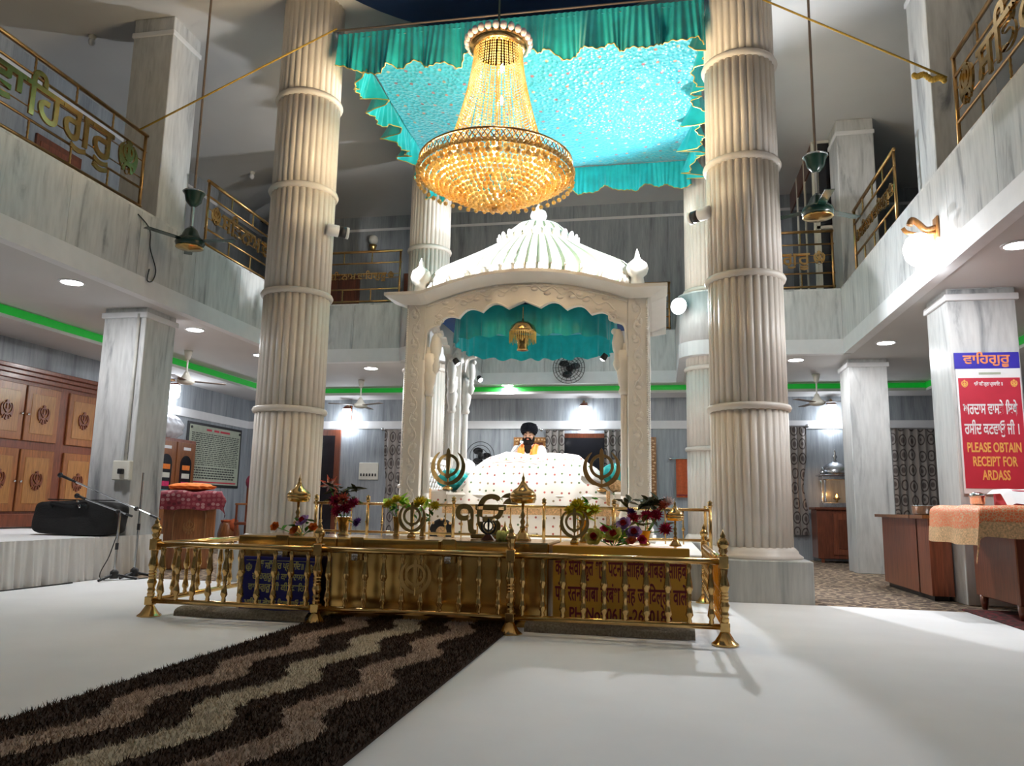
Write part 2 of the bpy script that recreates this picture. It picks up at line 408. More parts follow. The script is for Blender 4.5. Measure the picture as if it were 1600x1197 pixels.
# ================================================================== STRUCTURE
XL, XR, YB, Y0 = -10.0, 6.4, 17.5, -5.0
ZC, ZU = 3.65, 8.1
FL, FR, FB, FM = -6.65, 3.05, 13.55, 16.38
AX = -1.82                                   # axis of the hall
CBL, CBR, CY = -4.36, .87, 13.9              # rear round columns
b = MB().box(XL-.2, XR+.2, Y0, YB+.2, -.2, 0); struct(b.build('floor', MAT['carpet']))
def wall(name, mb, mat): return struct(mb.build(name, mat))
wall('wall_left', MB().box(XL-.2, XL, Y0, YB, 0, ZU), MAT['marble_wall'])
wall('wall_right', MB().box(XR, XR+.2, Y0, YB, 0, ZU), MAT['marble_wall'])
wall('wall_front', MB().box(XL-.2, XR+.2, Y0-.2, Y0, 0, ZU), MAT['marble_wall'])
wall('wall_back', MB().box(XL-.2, XR+.2, YB, YB+.2, 0, ZU), MAT['marble_wall'])
# pale bands running round the walls
for i, bx in enumerate(((XL, XL+.02, Y0, YB, 2.77, 2.95), (XL+.02, XR, YB-.02, YB, 2.77, 2.95),
                        (XL, XL+.02, Y0, YB, 7.72, 7.78), (XL+.02, XR, YB-.02, YB, 7.72, 7.78))):
    struct(MB().box(*bx).build('trim_%d' % (i+1), MAT['paint']))
# upper ceiling with a round blue dome above the middle of the hall
def ceiling_upper():
    cx, cy, R = AX, 7.62, 3.0; n = 96; mb = MB(); v = []; f = []
    x0, x1, y0, y1 = XL-.2, XR+.2, Y0, YB+.2
    for i in range(n):
        a = 2*PI*i/n; c, s = math.cos(a), math.sin(a)
        k = min((x1-cx)/c if c > 1e-6 else 1e9, (x0-cx)/c if c < -1e-6 else 1e9, (y1-cy)/s if s > 1e-6 else 1e9, (y0-cy)/s if s < -1e-6 else 1e9)
        v += [(cx+R*c, cy+R*s, ZU), (cx+k*c, cy+k*s, ZU)]
    for i in range(n):
        j = (i+1) % n; f.append((2*i, 2*i+1, 2*j+1, 2*j))
    mb.add(v, f)
    # corners of the rectangle
    o = struct(mb.build('ceiling', MAT['ceil']))
    cm = MB()
    cm.box(x0, x1, y0, y1, ZU+1.5, ZU+1.6)
    struct(cm.build('ceiling_roof', MAT['ceil']))
    d = MB().lathe([(R, 0), (R, .12), (R*.93, .5), (R*.75, .85), (R*.45, 1.1), (.02, 1.2)], 64, (cx, cy, ZU))
    d.build('dome_lining', MAT['blue_ceiling'], o, True)
ceiling_upper()
# lower ceilings under the galleries, stepping down past a green lit cove
def low_ceiling(name, bx): return struct(MB().box(*bx).build(name, MAT['ceil_low']))
cl = low_ceiling('ceiling_left', (-8.95, FL-.13, Y0, 16.75, ZC, ZC+.2))
low_ceiling('ceiling_left_step', (XL, -8.95, Y0, YB, 3.47, 3.87))
cb_ = MB().box(-6.78, CBL+.4, FB+.13, 16.75, ZC, ZC+.2).box(CBL+.4, CBR-.4, FM+.13, 16.75, ZC, ZC+.2).box(CBR-.4, 3.18, FB+.13, 16.75, ZC, ZC+.2)
struct(cb_.build('ceiling_back', MAT['ceil_low']))
low_ceiling('ceiling_back_step', (-8.95, 5.3, 16.75, YB, 3.47, 3.87))
low_ceiling('ceiling_right', (FR+.13, 5.3, Y0, 16.75, ZC, ZC+.2))
low_ceiling('ceiling_right_step', (5.3, XR, Y0, YB, 3.47, 3.87))
for i, bx in enumerate(((-8.95, -8.935, Y0, 16.735, 3.52, 3.635), (-8.935, 5.285, 16.735, 16.75, 3.53, 3.63), (5.285, 5.3, Y0, 16.735, 3.52, 3.635))):
    struct(MB().box(*bx).build('trim_%d' % (i+5), MAT['led_green']))
# gallery parapets: white fascia below, marble slabs above
def ribbon(path, th, z0, z1):
    """vertical strip along a path, thickened to its left"""
    n = len(path); nr = []
    for i in range(n):
        a = Vector(path[max(i-1, 0)]); c = Vector(path[min(i+1, n-1)]); d = (c - a).normalized(); nr.append(Vector((-d.y, d.x)))
    v = []; f = []
    for i, p in enumerate(path):
        q = Vector(p) + nr[i]*th
        v += [(p[0], p[1], z0), (p[0], p[1], z1), (q.x, q.y, z0), (q.x, q.y, z1)]
    for i in range(n-1):
        a = 4*i; b = a+4
        f += [(a, b, b+1, a+1), (a+2, a+3, b+3, b+2), (a+1, b+1, b+3, a+3), (a, a+2, b+2, b)]
    f += [(0, 1, 3, 2), (4*n-4, 4*n-2, 4*n-1, 4*n-3)]
    return MB().add(v, f)
def arc(cx, cy, r, a0, a1, n=12): return [(cx + r*math.cos(math.radians(lerp(a0, a1, i/n))), cy + r*math.sin(math.radians(lerp(a0, a1, i/n)))) for i in range(n+1)]
ZM, ZP = 3.89, 4.74
def parapet(name, segs):
    root = None
    for pts, kind in segs:
        fas = ribbon(pts, .14, ZC-.012, ZM)
        if root is None: root = struct(fas.build(name, MAT['paint']))
        else: fas.build('fascia', MAT['paint'], root)
        if kind == 'curve': ribbon(pts, .12, ZM, ZP).build('marble_panel', MAT['marble'], root, True)
        else:
            a, c = Vector(pts[0]), Vector(pts[1]); Ln = (c-a).length; k = max(1, round(Ln/1.25)); d = (c-a)/k; g = d.normalized()*.003
            for i in range(k):
                p, q = a + d*i + g, a + d*(i+1) - g
                ribbon([tuple(p), tuple(q)], .12, ZM, ZP).build('marble_panel', MAT['marble'], root)
        ribbon(pts, .13, ZP, ZP+.03).build('coping', MAT['marble'], root)
    return root
parapet('wall_parapet_left', [([(FL, Y0), (FL, FB)], 's')])
parapet('wall_parapet_right', [([(FR, FB), (FR, Y0)], 's')])
RB = .54
parapet('wall_parapet_back', [([(FL, FB), (CBL-.41, FB)], 's'), (arc(CBL, CY, RB, 220, 345), 'curve'), ([(CBL+.52, CY-.14), (CBL+.52, FM)], 's'),
    ([(CBL+.52, FM), (CBR-.52, FM)], 's'), ([(CBR-.52, FM), (CBR-.52, CY-.14)], 's'), (arc(CBR, CY, RB, 195, 320), 'curve'), ([(CBR+.41, FB), (FR, FB)], 's')])

# ------------------------------------------------------------------ round fluted columns
def reeds(n, depth): return lambda a: 1 - depth * (1 - abs(math.sin(a*n/2))**.42)
def drum(r0, r1, z0, z1, n=30):
    mb = MB(); seg = n*8; f = reeds(n, .07)
    return mb.lathe([(r0, z0), (r1, z1)], seg, rf=f)
def column(loc, r, plinth, zs, mat, label, group, top):
    t = thing('fluted_column', label, 'column', loc, 0, group)
    if plinth:
        h = plinth
        MB().bbox(-h, h, -h, h, 0, .47, .012).build('plinth', MAT['marble_plinth'], t)
        MB().lathe([(r*1.2, .46), (r*1.22, .49), (r*1.12, .52), (r*1.1, .55), (r*1.04, .58), (r*.98, .6)], 64).build('base_moulding', mat, t, True)
        z = .58
    else: z = 0
    rr = r
    for k, zz in enumerate(list(zs) + [top]):
        q = r * (1 - .012*(k+1))
        drum(rr, q, z, zz).build('drum', mat, t, True)
        if zz != top:
            MB().lathe([(q*.97, zz-.045), (q*1.06, zz-.035), (q*1.09, zz), (q*1.06, zz+.03), (q*.97, zz+.04)], 64).build('ring', mat, t, True)
        rr, z = q, zz
    return t
column((-4.87, 9.57, 0), .455, .565, (2.2, 3.78, 5.25, 6.6), MAT['cream'], 'thick fluted cream column with ringed drums and a turquoise canopy corner, beside the lectern', 'front', ZU)
column((1.05, 9.57, 0), .455, .565, (2.2, 3.78, 5.25, 6.6), MAT['cream'], 'thick fluted cream column on grey square plinth between gold fence and wooden counter', 'front', ZU)
column((CBL, CY, 0), .41, .48, (1.33, 3.5, 5.85), MAT['cream'], 'pale fluted column behind the marble shrine, next to the brown and grey curtain', 'rear', ZU)
column((CBR, CY, 0), .41, .48, (2.04, 3.45, 4.85), MAT['cream'], 'pale greenish fluted column with a flood lamp, beside the hanging rust towel', 'rear', ZU)

# ------------------------------------------------------------------ square marble pillars
def pillar(x0, x1, y0, y1, label):
    t = thing('marble_pillar', label, 'pillar', ((x0+x1)/2, (y0+y1)/2, 0))
    hx, hy = (x1-x0)/2, (y1-y0)/2
    MB().bbox(-hx, hx, -hy, hy, 0, ZC-.01, .008).build('lower_shaft', MAT['marble'], t)
    MB().bbox(-hx-.03, hx+.03, -hy-.03, hy+.03, 3.5, 3.58, .008).build('cap_band', MAT['paint'], t)
    MB().bbox(-hx, hx, -hy, hy, ZC-.01, ZU, .008).build('upper_shaft', MAT['marble'], t)
    MB().bbox(-hx-.02, hx+.02, -hy-.02, hy+.02, 7.8, 7.88, .008).build('upper_band', MAT['paint'], t)
    return t
pillar(-7.66, -7.0, 9.35, 10.02, 'grey marble square pillar behind black bag, with conduit and socket box')
pillar(3.36, 4.1, 9.71, 10.42, 'grey marble square pillar carrying the red notice banner')
pillar(3.23, 3.86, 14.1, 14.75, 'grey marble square pillar between silver oil lamp case and steel pot counter')
pillar(-7.62, -6.97, 14.1, 14.75, 'grey marble square pillar hidden behind thick cream column near the brown door')

# ------------------------------------------------------------------ brass gallery railings with lettering
CL = ['☬', ' ', 'ਸ', 'ਿਤ', 'ਨਾ', 'ਮ', ' ', 'ਵਾ', 'ਿਹ', 'ਗੁ', 'ਰੂ', ' ', '☬']
bal_m = MB(); bal_m.tube([(0,0,z*.23/8) for z in range(9)], [.011 + .005*(k % 2) for k in range(9)], 6)
BAL = bal_m.mesh('twisted_baluster', MAT['brass_dark'], True)
def railing(p0, L, rz, label, letters=CL, size=None):
    t = thing('gallery_railing', label, 'railing', (p0[0], p0[1], ZP+.03), rz, 'brass gallery railings')
    for z, r in ((.06, .02), (.3, .016), (.82, .016), (1.05, .026)):
        MB().tube([(0, 0, z), (L, 0, z)], r, 8).build('rail', MAT['brass_dark'], t, True)
    n = max(2, round(L/.62))
    for i in range(n+1):
        x = lerp(.03, L-.03, i/n)
        if i in (0, n): MB().tube([(x, 0, 0), (x, 0, 1.05)], .022, 8).build('end_post', MAT['brass_dark'], t, True); continue
        put('baluster', BAL, t, None, T(x, 0, .82)); put('baluster', BAL, t, None, T(x, 0, .06))
    # letters between the middle rails
    s = size or .5; items = []; x = 0
    for ch in letters:
        if ch == ' ': x += .16*s; continue
        me = text_mesh(ch, s, .012, MAT['brass'], 'LEFT', .006*s/.4); a, b, c, d = bounds(me)
        items.append((me, x - a)); x += (b - a) + .012*s
    k = min(1.0, (L - .3) / x); off = (L - x*k)/2
    for me, xx in items:
        put('letter', me, t, None, T(off + xx*k, -.005, .56 - .32*s*k) @ RX(PI/2) @ Matrix.Diagonal((k, k, 1, 1)))
    MB().tube([(.05, .01, .56+.2*s*k), (L-.05, .01, .56+.2*s*k)], .008, 6).build('letter_bar', MAT['brass_dark'], t, True)
    MB().tube([(.05, .01, .56-.2*s*k), (L-.05, .01, .56-.2*s*k)], .008, 6).build('letter_bar', MAT['brass_dark'], t, True)
    return t
railing((FL-.07, 3.6), 5.05, PI/2, 'brass gallery railing with large Gurmukhi letters tied to yellow rope above the black bag', size=.6)
railing((FL-.07, 10.1), 3.35, PI/2, 'brass lettered gallery railing above green ceiling fan, reaching the thick column', size=.48)
railing((FR+.07, 8.36), 5.0, -PI/2, 'brass gallery railing with knotted yellow rope above globe wall lamp', size=.6)
railing((FR+.07, 12.75), 2.25, -PI/2, 'brass lettered gallery railing between two square pillars over glowing wall lamp', size=.48)
railing((FL+.05, FB+.07), 1.78, 0, 'brass lettered gallery railing beside the white and black spotlight', size=.36)
railing((CBR+.5, FB+.07), 1.62, 0, 'short brass lettered gallery railing in front of the glazed gallery cabin', letters=CL[6:], size=.36)
railing((CBL+.62, FM+.07), 4.0, 0, 'brass gallery railing behind the marble shrine dome', size=.42)

# ------------------------------------------------------------------ glazed cabin and furniture on the gallery
t = thing('glazed_cabin', 'aluminium framed cabin with dark panes on the gallery', 'cabin', (2.95, 14.9, 3.87))
H = ZU - 3.87
MB().box(0, .04, .05, 2.6, 0, .9).build('side_panel', MAT['paint'], t)
for i in range(3):
    MB().box(.01, .03, .08+.84*i, .84+.84*i, .95, H-.5).build('pane', MAT['glass_dark'], t)
    MB().box(-.01, .05, .02+.84*i, .08+.84*i, 0, H).build('frame_post', MAT['offwhite'], t)
MB().box(0, .04, .05, 2.6, H-.45, H).build('top_panel', MAT['wood_dk'], t)
for i in range(2):
    MB().box(.1+.5*i, .55+.5*i, .01, .03, 1.0, 2.4).build('pane', MAT['glass_dark'], t)
    MB().box(.1+.5*i, .55+.5*i, .01, .03, 2.55, H-.05).build('pane', MAT['glass_dark'], t)
    MB().box(.1+.5*i, .55+.5*i, .01, .03, .05, .95).build('panel', MAT['wood_dk'], t)
    MB().box(.03+.5*i, .1+.5*i, -.01, .05, 0, H).build('frame_post', MAT['offwhite'], t)
for z in (.95, 2.45, H-.05): MB().box(.02, 1.1, -.01, .05, z, z+.06).build('frame_rail', MAT['offwhite'], t)
for k, (x0, x1) in enumerate(((-8.3, -7.25), (-6.1, -5.2))):
    d = struct(MB().box(x0, x1, YB-.05, YB, 3.87, 6.58).build('door_%d' % (k+1), MAT['wood_dk']))
    for q in (0, 1): MB().box(lerp(x0, x1, .08+.46*q), lerp(x0, x1, .46+.46*q), YB-.06, YB-.05, 4.0, 6.45).build('door_leaf', MAT['wood_red'], d)
d = struct(MB().box(XL, XL+.04, 10.2, 11.2, 3.87, 6.9).build('door_3', MAT['wood_dk']))
MB().box(XL+.04, XL+.05, 10.28, 11.12, 3.9, 6.8).build('door_leaf', MAT['wood_red'], d)
# ================================================================== LIGHT FITTINGS
def downlight(x, y, label, power=26):
    t = thing('recessed_light', label, 'ceiling light', (x, y, ZC), 0, 'recessed ceiling lights')
    MB().lathe([(.155, 0), (.155, -.012), (.125, -.014), (.125, -.004)], 24).build('frame', MAT['paint'], t)
    MB().lathe([(.0, -.008), (.125, -.008)], 24).build('diffuser', MAT['lamp_white'], t)
    lamp('AREA', (0, 0, -.03), power, (.97,.98,1), .24, t)
for x, y, l in ((-7.15, 8.1, 'recessed ceiling light above the stage with the black bag'), (-7.15, 10.72, 'recessed ceiling light just behind pillar with conduit'),
                (-7.15, 12.78, 'recessed ceiling light partly behind thick column, past the white fan'), (-5.6, 14.27, 'recessed ceiling light left of the shrine, over the switchboard bay'),
                (-3.3, 16.6, 'small recessed ceiling light framed by the shrine columns'), (2.37, 14.1, 'recessed ceiling light above the silver oil lamp case'),
                (3.5, 12.76, 'recessed ceiling light between the two square pillars'), (3.5, 8.13, 'recessed ceiling light in front of the banner pillar')):
    downlight(x, y, l)
def wall_lamp(loc, rz, label, power, mat='lamp_cool', s=1.3, col=(.86,.92,1)):
    """local: wall behind at y=0, lamp towards -y"""
    t = thing('wall_lamp', label, 'wall lamp', loc, rz, 'wall lamps')
    MB().bbox(-.05*s, .05*s, -.02, 0, -.12*s, .16*s, .005).build('back_plate', MAT['wood_dk'], t)
    MB().tube(smooth_path([(0, -.01, .1*s), (0, -.08*s, .17*s), (0, -.14*s, .13*s)]), .018*s, 8).build('arm', MAT['brass_dark'], t, True)
    MB().lathe([(.03*s, .14*s), (.075*s, .1*s), (.08*s, .08*s)], 16, (0, -.14*s, 0)).build('cap', MAT['wood_dk'], t, True)
    MB().lathe([(.075*s, .08*s), (.085*s, 0), (.078*s, -.1*s), (.05*s, -.13*s), (.001, -.135*s)], 20, (0, -.14*s, 0)).build('shade', MAT[mat], t, True)
    lamp('POINT', (0, -.14*s, -.2*s), power, col, .06*s, t)
    return t
wall_lamp((XL+.001, 14.2, 3.24), PI/2, 'glowing wall lamp beside the white ceiling fan, above plastic bag', 17)
wall_lamp((-7.35, YB, 3.12), 0, 'glowing wall lamp above the switchboard panel', 17)
wall_lamp((-1.68, YB, 3.16), 0, 'glowing wall lamp above the curtained window behind the reader', 17)
wall_lamp((3.6, YB, 3.16), 0, 'glowing wall lamp above the silver oil lamp case', 14)
# large globe lamp on the right parapet
def globe_lamp(loc, rz, label, power):
    t = thing('globe_lamp', label, 'wall lamp', loc, rz, 'globe lamps on the parapets')
    MB().bbox(-.07, .07, -.03, 0, .1, .36, .01).build('back_plate', MAT['wood_lt'], t)
    MB().tube(smooth_path([(0, -.02, .24), (0, -.12, .22), (0, -.2, .3), (0, -.26, .34), (0, -.29, .28)]), [.035]*25, 10).build('arm', MAT['wood_lt'], t, True)
    MB().tube(smooth_path([(0, -.02, .18), (0, -.2, .17), (.0, -.32, .2), (0, -.36, .25)]), .025, 8).build('scroll', MAT['wood_lt'], t, True)
    MB().lathe([(.06, .17), (.13, .12), (.17, .02), (.15, -.1), (.09, -.17), (.001, -.18)], 24, (0, -.2, 0)).build('globe', MAT['flood'], t, True)
    lamp('POINT', (0, -.22, -.24), power, (.95,.97,1), .14, t)
globe_lamp((FR-.0, 8.92, 3.9), -PI/2, 'large glowing globe lamp with carved arm on parapet beside banner pillar', 32)
# flood lamp on the rear column
def flood(loc, dx, target, label, power):
    t = thing('flood_lamp', label, 'lamp', loc)
    MB().tube([(dx*.12, .1, 0), (0, .02, 0)], .03, 8).build('bracket', MAT['chrome'], t, True)
    A = aim(loc, target).to_matrix().to_4x4()
    MB().lathe([(.05, .1), (.12, .06), (.15, 0), (.15, -.02)], 24, M=A).build('housing', MAT['chrome'], t, True)
    MB().ell((0, 0, -.02), (.145, .145, .1), 20, 12, M=A).build('lens', MAT['flood'], t, True)
    d = (Vector(target)-Vector(loc)).normalized()
    lamp('SPOT', tuple(d*.16), power, (.93,.96,1), .1, t, aim(loc, target), math.radians(172), .3)
flood((.36, 13.42, 4.5), 1, (-3.5, 6.0, 4.2), 'dazzling white flood lamp on rear column beside shrine roof', 720)
# cylindrical spotlights on the front columns
def spotlight(loc, target, label, power):
    t = thing('spotlight', label, 'spotlight', loc, 0, 'cylindrical spotlights on the front columns')
    A = aim(loc, target).to_matrix().to_4x4()
    MB().lathe([(.075, .16), (.08, .15), (.08, 0), (.075, -.005)], 24, M=A).build('body', MAT['paint'], t, True)
    MB().lathe([(.077, 0), (.077, -.1)], 24, M=A).build('grille', MAT['black'], t, True)
    MB().lathe([(.08, -.1), (.08, -.14), (.066, -.14), (.064, -.11)], 24, M=A).build('rim', MAT['paint'], t, True)
    MB().lathe([(.0, -.115), (.066, -.115)], 24, M=A).build('lens', MAT['lamp_white'], t)
    d = (Vector(target) - Vector(loc)).normalized()
    lamp('SPOT', tuple(d*.16), power, (1,1,1), .05, t, aim(loc, target), math.radians(52), .5)
spotlight((-4.3, 9.52, 4.68), (-1.9, 11.1, 4.5), 'white and black cylindrical spotlight fixed to the column left of the shrine roof', 700)
spotlight((.52, 9.52, 4.65), (-1.7, 11.1, 4.5), 'black grilled cylindrical spotlight fixed to column above the flood lamp', 700)
# globe bulb on the upper rear wall
t = thing('bulb', 'clear unlit bulb in a gold holder on upper rear wall', 'bulb', (-6.93, 17.42, 7.4))
MB().lathe([(.0, -.22), (.06, -.18), (.08, -.08), (.1, -.02), (.03, 0)], 16, M=T(0, 0, -.05)).build('holder', MAT['brass'], t, True)
MB().ell((0, 0, .07), .12).build('glass_globe', MAT['offwhite'], t, True)
MB().tube([(0, 0, -.1), (0, .08, -.1)], .02, 8).build('bracket', MAT['brass'], t)
def ceiling_bulb(x, y, label):
    t = thing('ceiling_bulb', label, 'bulb', (x, y, ZU), 0, 'unlit bulbs on the upper ceiling')
    MB().lathe([(.06, 0), (.055, -.03), (.03, -.06)], 16).build('holder', MAT['offwhite'], t, True); MB().ell((0, 0, -.1), (.05, .05, .065), 14, 10).build('glass', MAT['paint'], t, True)
ceiling_bulb(-8.6, 9.6, 'unlit bulb on upper ceiling above the large lettered railing')
ceiling_bulb(-8.68, 14.6, 'unlit bulb on upper ceiling beyond the green hanging fan')
# ------------------------------------------------------------------ ceiling fans
def fan_white(x, y, a0, label):
    t = thing('ceiling_fan', label, 'fan', (x, y, ZC), 0, 'white ceiling fans')
    MB().lathe([(.075, 0), (.07, -.03), (.04, -.15), (.02, -.17)], 20).build('canopy_cup', MAT['offwhite'], t, True)
    MB().tube([(0, 0, -.15), (0, 0, -.42)], .016, 8).build('rod', MAT['offwhite'], t)
    MB().lathe([(.03, -.38), (.06, -.45), (.09, -.5), (.15, -.54), (.15, -.58), (.1, -.61), (0, -.615)], 24).build('motor', MAT['offwhite'], t, True)
    for k in range(3):
        a = a0 + k*2*PI/3
        b = MB().bbox(.13, .68, -.065, .065, -.555, -.545, .003, M=RZ(a) @ RX(.0)).build('blade', MAT['fan_blade'], t)
fan_white(-8.29, 12.29, .75, 'white ceiling fan beside the wall lamp above the plastic bag')
fan_white(-6.36, 15.7, -.5, 'white ceiling fan in front of the lamp above switchboard')
fan_white(3.0, 15.69, -.25, 'white ceiling fan above the silver oil lamp case')
def fan_green(x, y, zm, a0, label):
    t = thing('hanging_fan', label, 'fan', (x, y, zm), 0, 'dark green fans on long rods')
    MB().tube([(0, 0, .75), (0, 0, ZU - zm)], .016, 8).build('long_rod', MAT['fan_blade'], t)
    MB().lathe([(.015, .52), (.05, .54), (.1, .6), (.12, .69), (.14, .72), (.145, .735), (.1, .72), (.02, .74)], 24).build('canopy_cup', MAT['fan_green'], t, True)
    MB().lathe([(.143, .72), (.15, .73), (.143, .74)], 24).build('cup_rim', MAT['chrome'], t, True)
    MB().tube([(0, 0, .2), (0, 0, .55)], .024, 8).build('rod', MAT['chrome'], t)
    MB().lathe([(.03, .25), (.08, .2), (.12, .11), (.17, .07), (.19, .02), (.17, -.03)], 28).build('motor', MAT['fan_green'], t, True)
    MB().lathe([(.17, -.03), (.178, -.045), (.16, -.05), (.15, -.055), (.0, -.075)], 28).build('bottom_plate', MAT['brass_old'], t, True)
    for k in range(3):
        a = a0 + k*2*PI/3
        MB().bbox(.16, .62, -.055, .055, .045, .053, .003, M=RZ(a)).build('blade', MAT['fan_green'], t)
fan_green(-6.12, 8.9, 4.36, .1, 'dark green fan on a long rod before left lettered parapet')
fan_green(1.9, 9.4, 4.55, .55, 'dark green fan on a long rod between thick column and glazed cabin')

# ------------------------------------------------------------------ ropes, rod, cables
def cord(name, pts, r, mat, label, cat): return tag(MB().tube(pts, r, 6).build(name, mat, None, True), label, cat)
cord('rope', [(-6.66, 8.4, 5.78), (-4.32, 9.14, 7.47)], .012, MAT['rope'], 'yellow rope from lettered railing to column at left canopy corner', 'rope')
cord('rope', [(3.06, 8.38, 5.62), (1.32, 9.18, 7.3)], .012, MAT['rope'], 'yellow rope knotted to railing and tied to column beside the hanging fan', 'rope')
kn = MB()
for k in range(14):
    a = k*.9; kn.ell((3.04 - .02*k, 8.4 + .008*k, 5.6 + .012*k + .02*math.sin(a)), (.03, .03, .035), 8, 6)
tag(kn.build('rope_knot', MAT['rope'], None, True), 'bulky yellow rope knot on the railing corner', 'rope knot')
cord('curtain_rod', [(-4.45, 9.3, 7.55), (.66, 9.3, 7.53)], .014, MAT['fan_blade'], 'thin rod stretched between thick columns above canopy', 'rod')
cord('cable', smooth_path([(FL+.02, 8.5, 4.66), (FL+.02, 8.75, 4.55), (FL+.02, 8.8, 4.3), (FL+.02, 8.95, 4.05), (FL+.02, 8.9, 3.88), (FL+.02, 8.8, 3.86), (FL+.02, 8.82, 4.02)]), .008, MAT['cable'], 'black wire dangling on the parapet by the hanging fan', 'cable')
t = thing('conduit', 'pale conduit pipe with socket box running down marble pillar', 'conduit', (-7.1, 9.35, 1.35))
MB().tube([(0, -.02, .15), (0, -.02, 2.2)], .022, 8).build('pipe', MAT['pipe'], t, True)
MB().bbox(-.14, .12, -.08, 0, -.1, .16, .01).build('socket_box', MAT['offwhite'], t)
MB().bbox(-.02, .05, -.14, -.08, -.02, .05, .008).build('plug', MAT['black'], t)

# ------------------------------------------------------------------ chandelier
def crystal():
    m = bpy.data.materials.new('amber_crystal'); m.use_nodes = True; nt = m.node_tree; N = nt.nodes; L = nt.links
    for n in list(N): N.remove(n)
    out = N.new('ShaderNodeOutputMaterial'); tr = N.new('ShaderNodeBsdfTranslucent'); gl = N.new('ShaderNodeBsdfGlossy'); mx = N.new('ShaderNodeMixShader')
    nz = N.new('ShaderNodeTexNoise'); nz.inputs['Scale'].default_value = 9; cr = N.new('ShaderNodeValToRGB')
    cr.color_ramp.elements[0].position = .35; cr.color_ramp.elements[1].position = .65
    cr.color_ramp.elements[0].color = (.98,.62,.17,1); cr.color_ramp.elements[1].color = (1,.86,.5,1)
    L.new(nz.outputs['Fac'], cr.inputs['Fac']); L.new(cr.outputs['Color'], tr.inputs['Color'])
    gl.inputs['Roughness'].default_value = .12; gl.inputs['Color'].default_value = (1,.9,.7,1)
    mx.inputs['Fac'].default_value = .22; L.new(tr.outputs[0], mx.inputs[1]); L.new(gl.outputs[0], mx.inputs[2]); L.new(mx.outputs[0], out.inputs['Surface'])
    return m
MAT['crystal'] = crystal()
def chandelier():
    t = thing('chandelier', 'large gold basket chandelier of glowing amber crystal beads', 'chandelier', (AX, 8.2, 4.3))
    MB().tube([(0, 0, 2.2), (0, 0, 5.05)], .014, 8).build('suspension_rod', MAT['brass_old'], t)
    MB().tube([(0, 0, .3), (0, 0, 2.2)], .016, 8).build('stem', MAT['brass_dark'], t)
    # crown
    MB().lathe([(.28, 1.98), (.34, 2.02), (.35, 2.08), (.3, 2.1), (.27, 2.06), (.28, 1.98)], 40).build('crown_ring', MAT['brass'], t, True)
    for k in range(26):
        a = 2*PI*k/26; MB().ell((.37*math.cos(a), .37*math.sin(a), 2.1), (.04, .04, .05), 8, 6).build('crown_petal', MAT['fl_white'], t, True)
    lat = MB()
    for k in range(28):
        a = 2*PI*k/28
        for s in (1, -1): lat.tube([(.29*math.cos(a), .29*math.sin(a), 1.98), (.3*math.cos(a+s*.22), .3*math.sin(a+s*.22), 2.12)], .006, 4)
    stuff(lat.build('crown_lattice', MAT['brass'], t))
    # strands of beads
    st = MB(); n = 64
    for k in range(n):
        a = 2*PI*k/n + random.uniform(-.02, .02)
        for j in range(40):
            u = j/39; r = lerp(.28, .6, u**1.5); z = lerp(1.98, .58, u)
            st.ell((r*math.cos(a), r*math.sin(a), z), (.0115, .0115, .015), 5, 3)
    stuff(st.build('bead_strands', MAT['crystal'], t, True))
    # lattice gallery
    R = .875; zt, zb = .59, .45; g = MB(); m = 84
    for z in (zt, zb): MB().tube([(R*math.cos(2*PI*k/72), R*math.sin(2*PI*k/72), z) for k in range(72)], .012, 6, True).build('gallery_ring', MAT['brass_dark'], t, True)
    for k in range(m):
        a = 2*PI*k/m
        for s in (1, -1):
            d = s*2*PI/m*1.5
            g.tube([(R*math.cos(a), R*math.sin(a), zb), (R*math.cos(a+d), R*math.sin(a+d), zt)], .006, 4, cap=False)
    stuff(g.build('gallery_lattice', MAT['brass_dark'], t))
    # bowl of beads
    bw = MB(); rings = 17
    for j in range(rings):
        r = R*(1-j/(rings-1)) + .012; z = .05 + .4*(r/R)**1.35
        cnt = max(5, int(2*PI*r/.062))
        for k in range(cnt):
            a = 2*PI*(k + .5*(j % 2))/cnt
            bw.ell((r*math.cos(a), r*math.sin(a), z + random.uniform(-.008, .008)), .029, 7, 5)
    stuff(bw.build('crystal_bowl', MAT['crystal'], t, True))
    inner = MB()
    for j in range(5):
        r = .7 - .14*j; cnt = int(2*PI*r/.09)
        for k in range(cnt):
            a = 2*PI*k/cnt; inner.ell((r*math.cos(a), r*math.sin(a), .43 - .06*j), .032, 7, 5)
    stuff(inner.build('inner_crystals', MAT['crystal'], t, True))
    fr = MB()
    for k in range(52):
        a = 2*PI*k/52; fr.ell((R*1.01*math.cos(a), R*1.01*math.sin(a), .35), .028, 7, 5); fr.tube([(R*math.cos(a), R*math.sin(a), .45), (R*1.01*math.cos(a), R*1.01*math.sin(a), .37)], .003, 3)
    stuff(fr.build('drop_crystals', MAT['crystal'], t, True))
    for k in range(8):
        a = 2*PI*k/8 + .2; x, y = .6*math.cos(a), .6*math.sin(a)
        MB().lathe([(.015, .4), (.03, .46), (.035, .52), (.02, .58), (.001, .62)], 12, (x, y, 0)).build('bulb', MAT['bulb_warm'], t, True)
        lamp('POINT', (x, y, .5), 135, (1,.79,.5), .05, t)
    for z in (1.35, 1.75):
        MB().lathe([(.012, -.05), (.03, 0), (.001, .06)], 10, (.06, -.04, z)).build('bulb', MAT['bulb_warm'], t, True)
        lamp('POINT', (.06, -.04, z), 65, (1,.79,.5), .04, t)
chandelier()

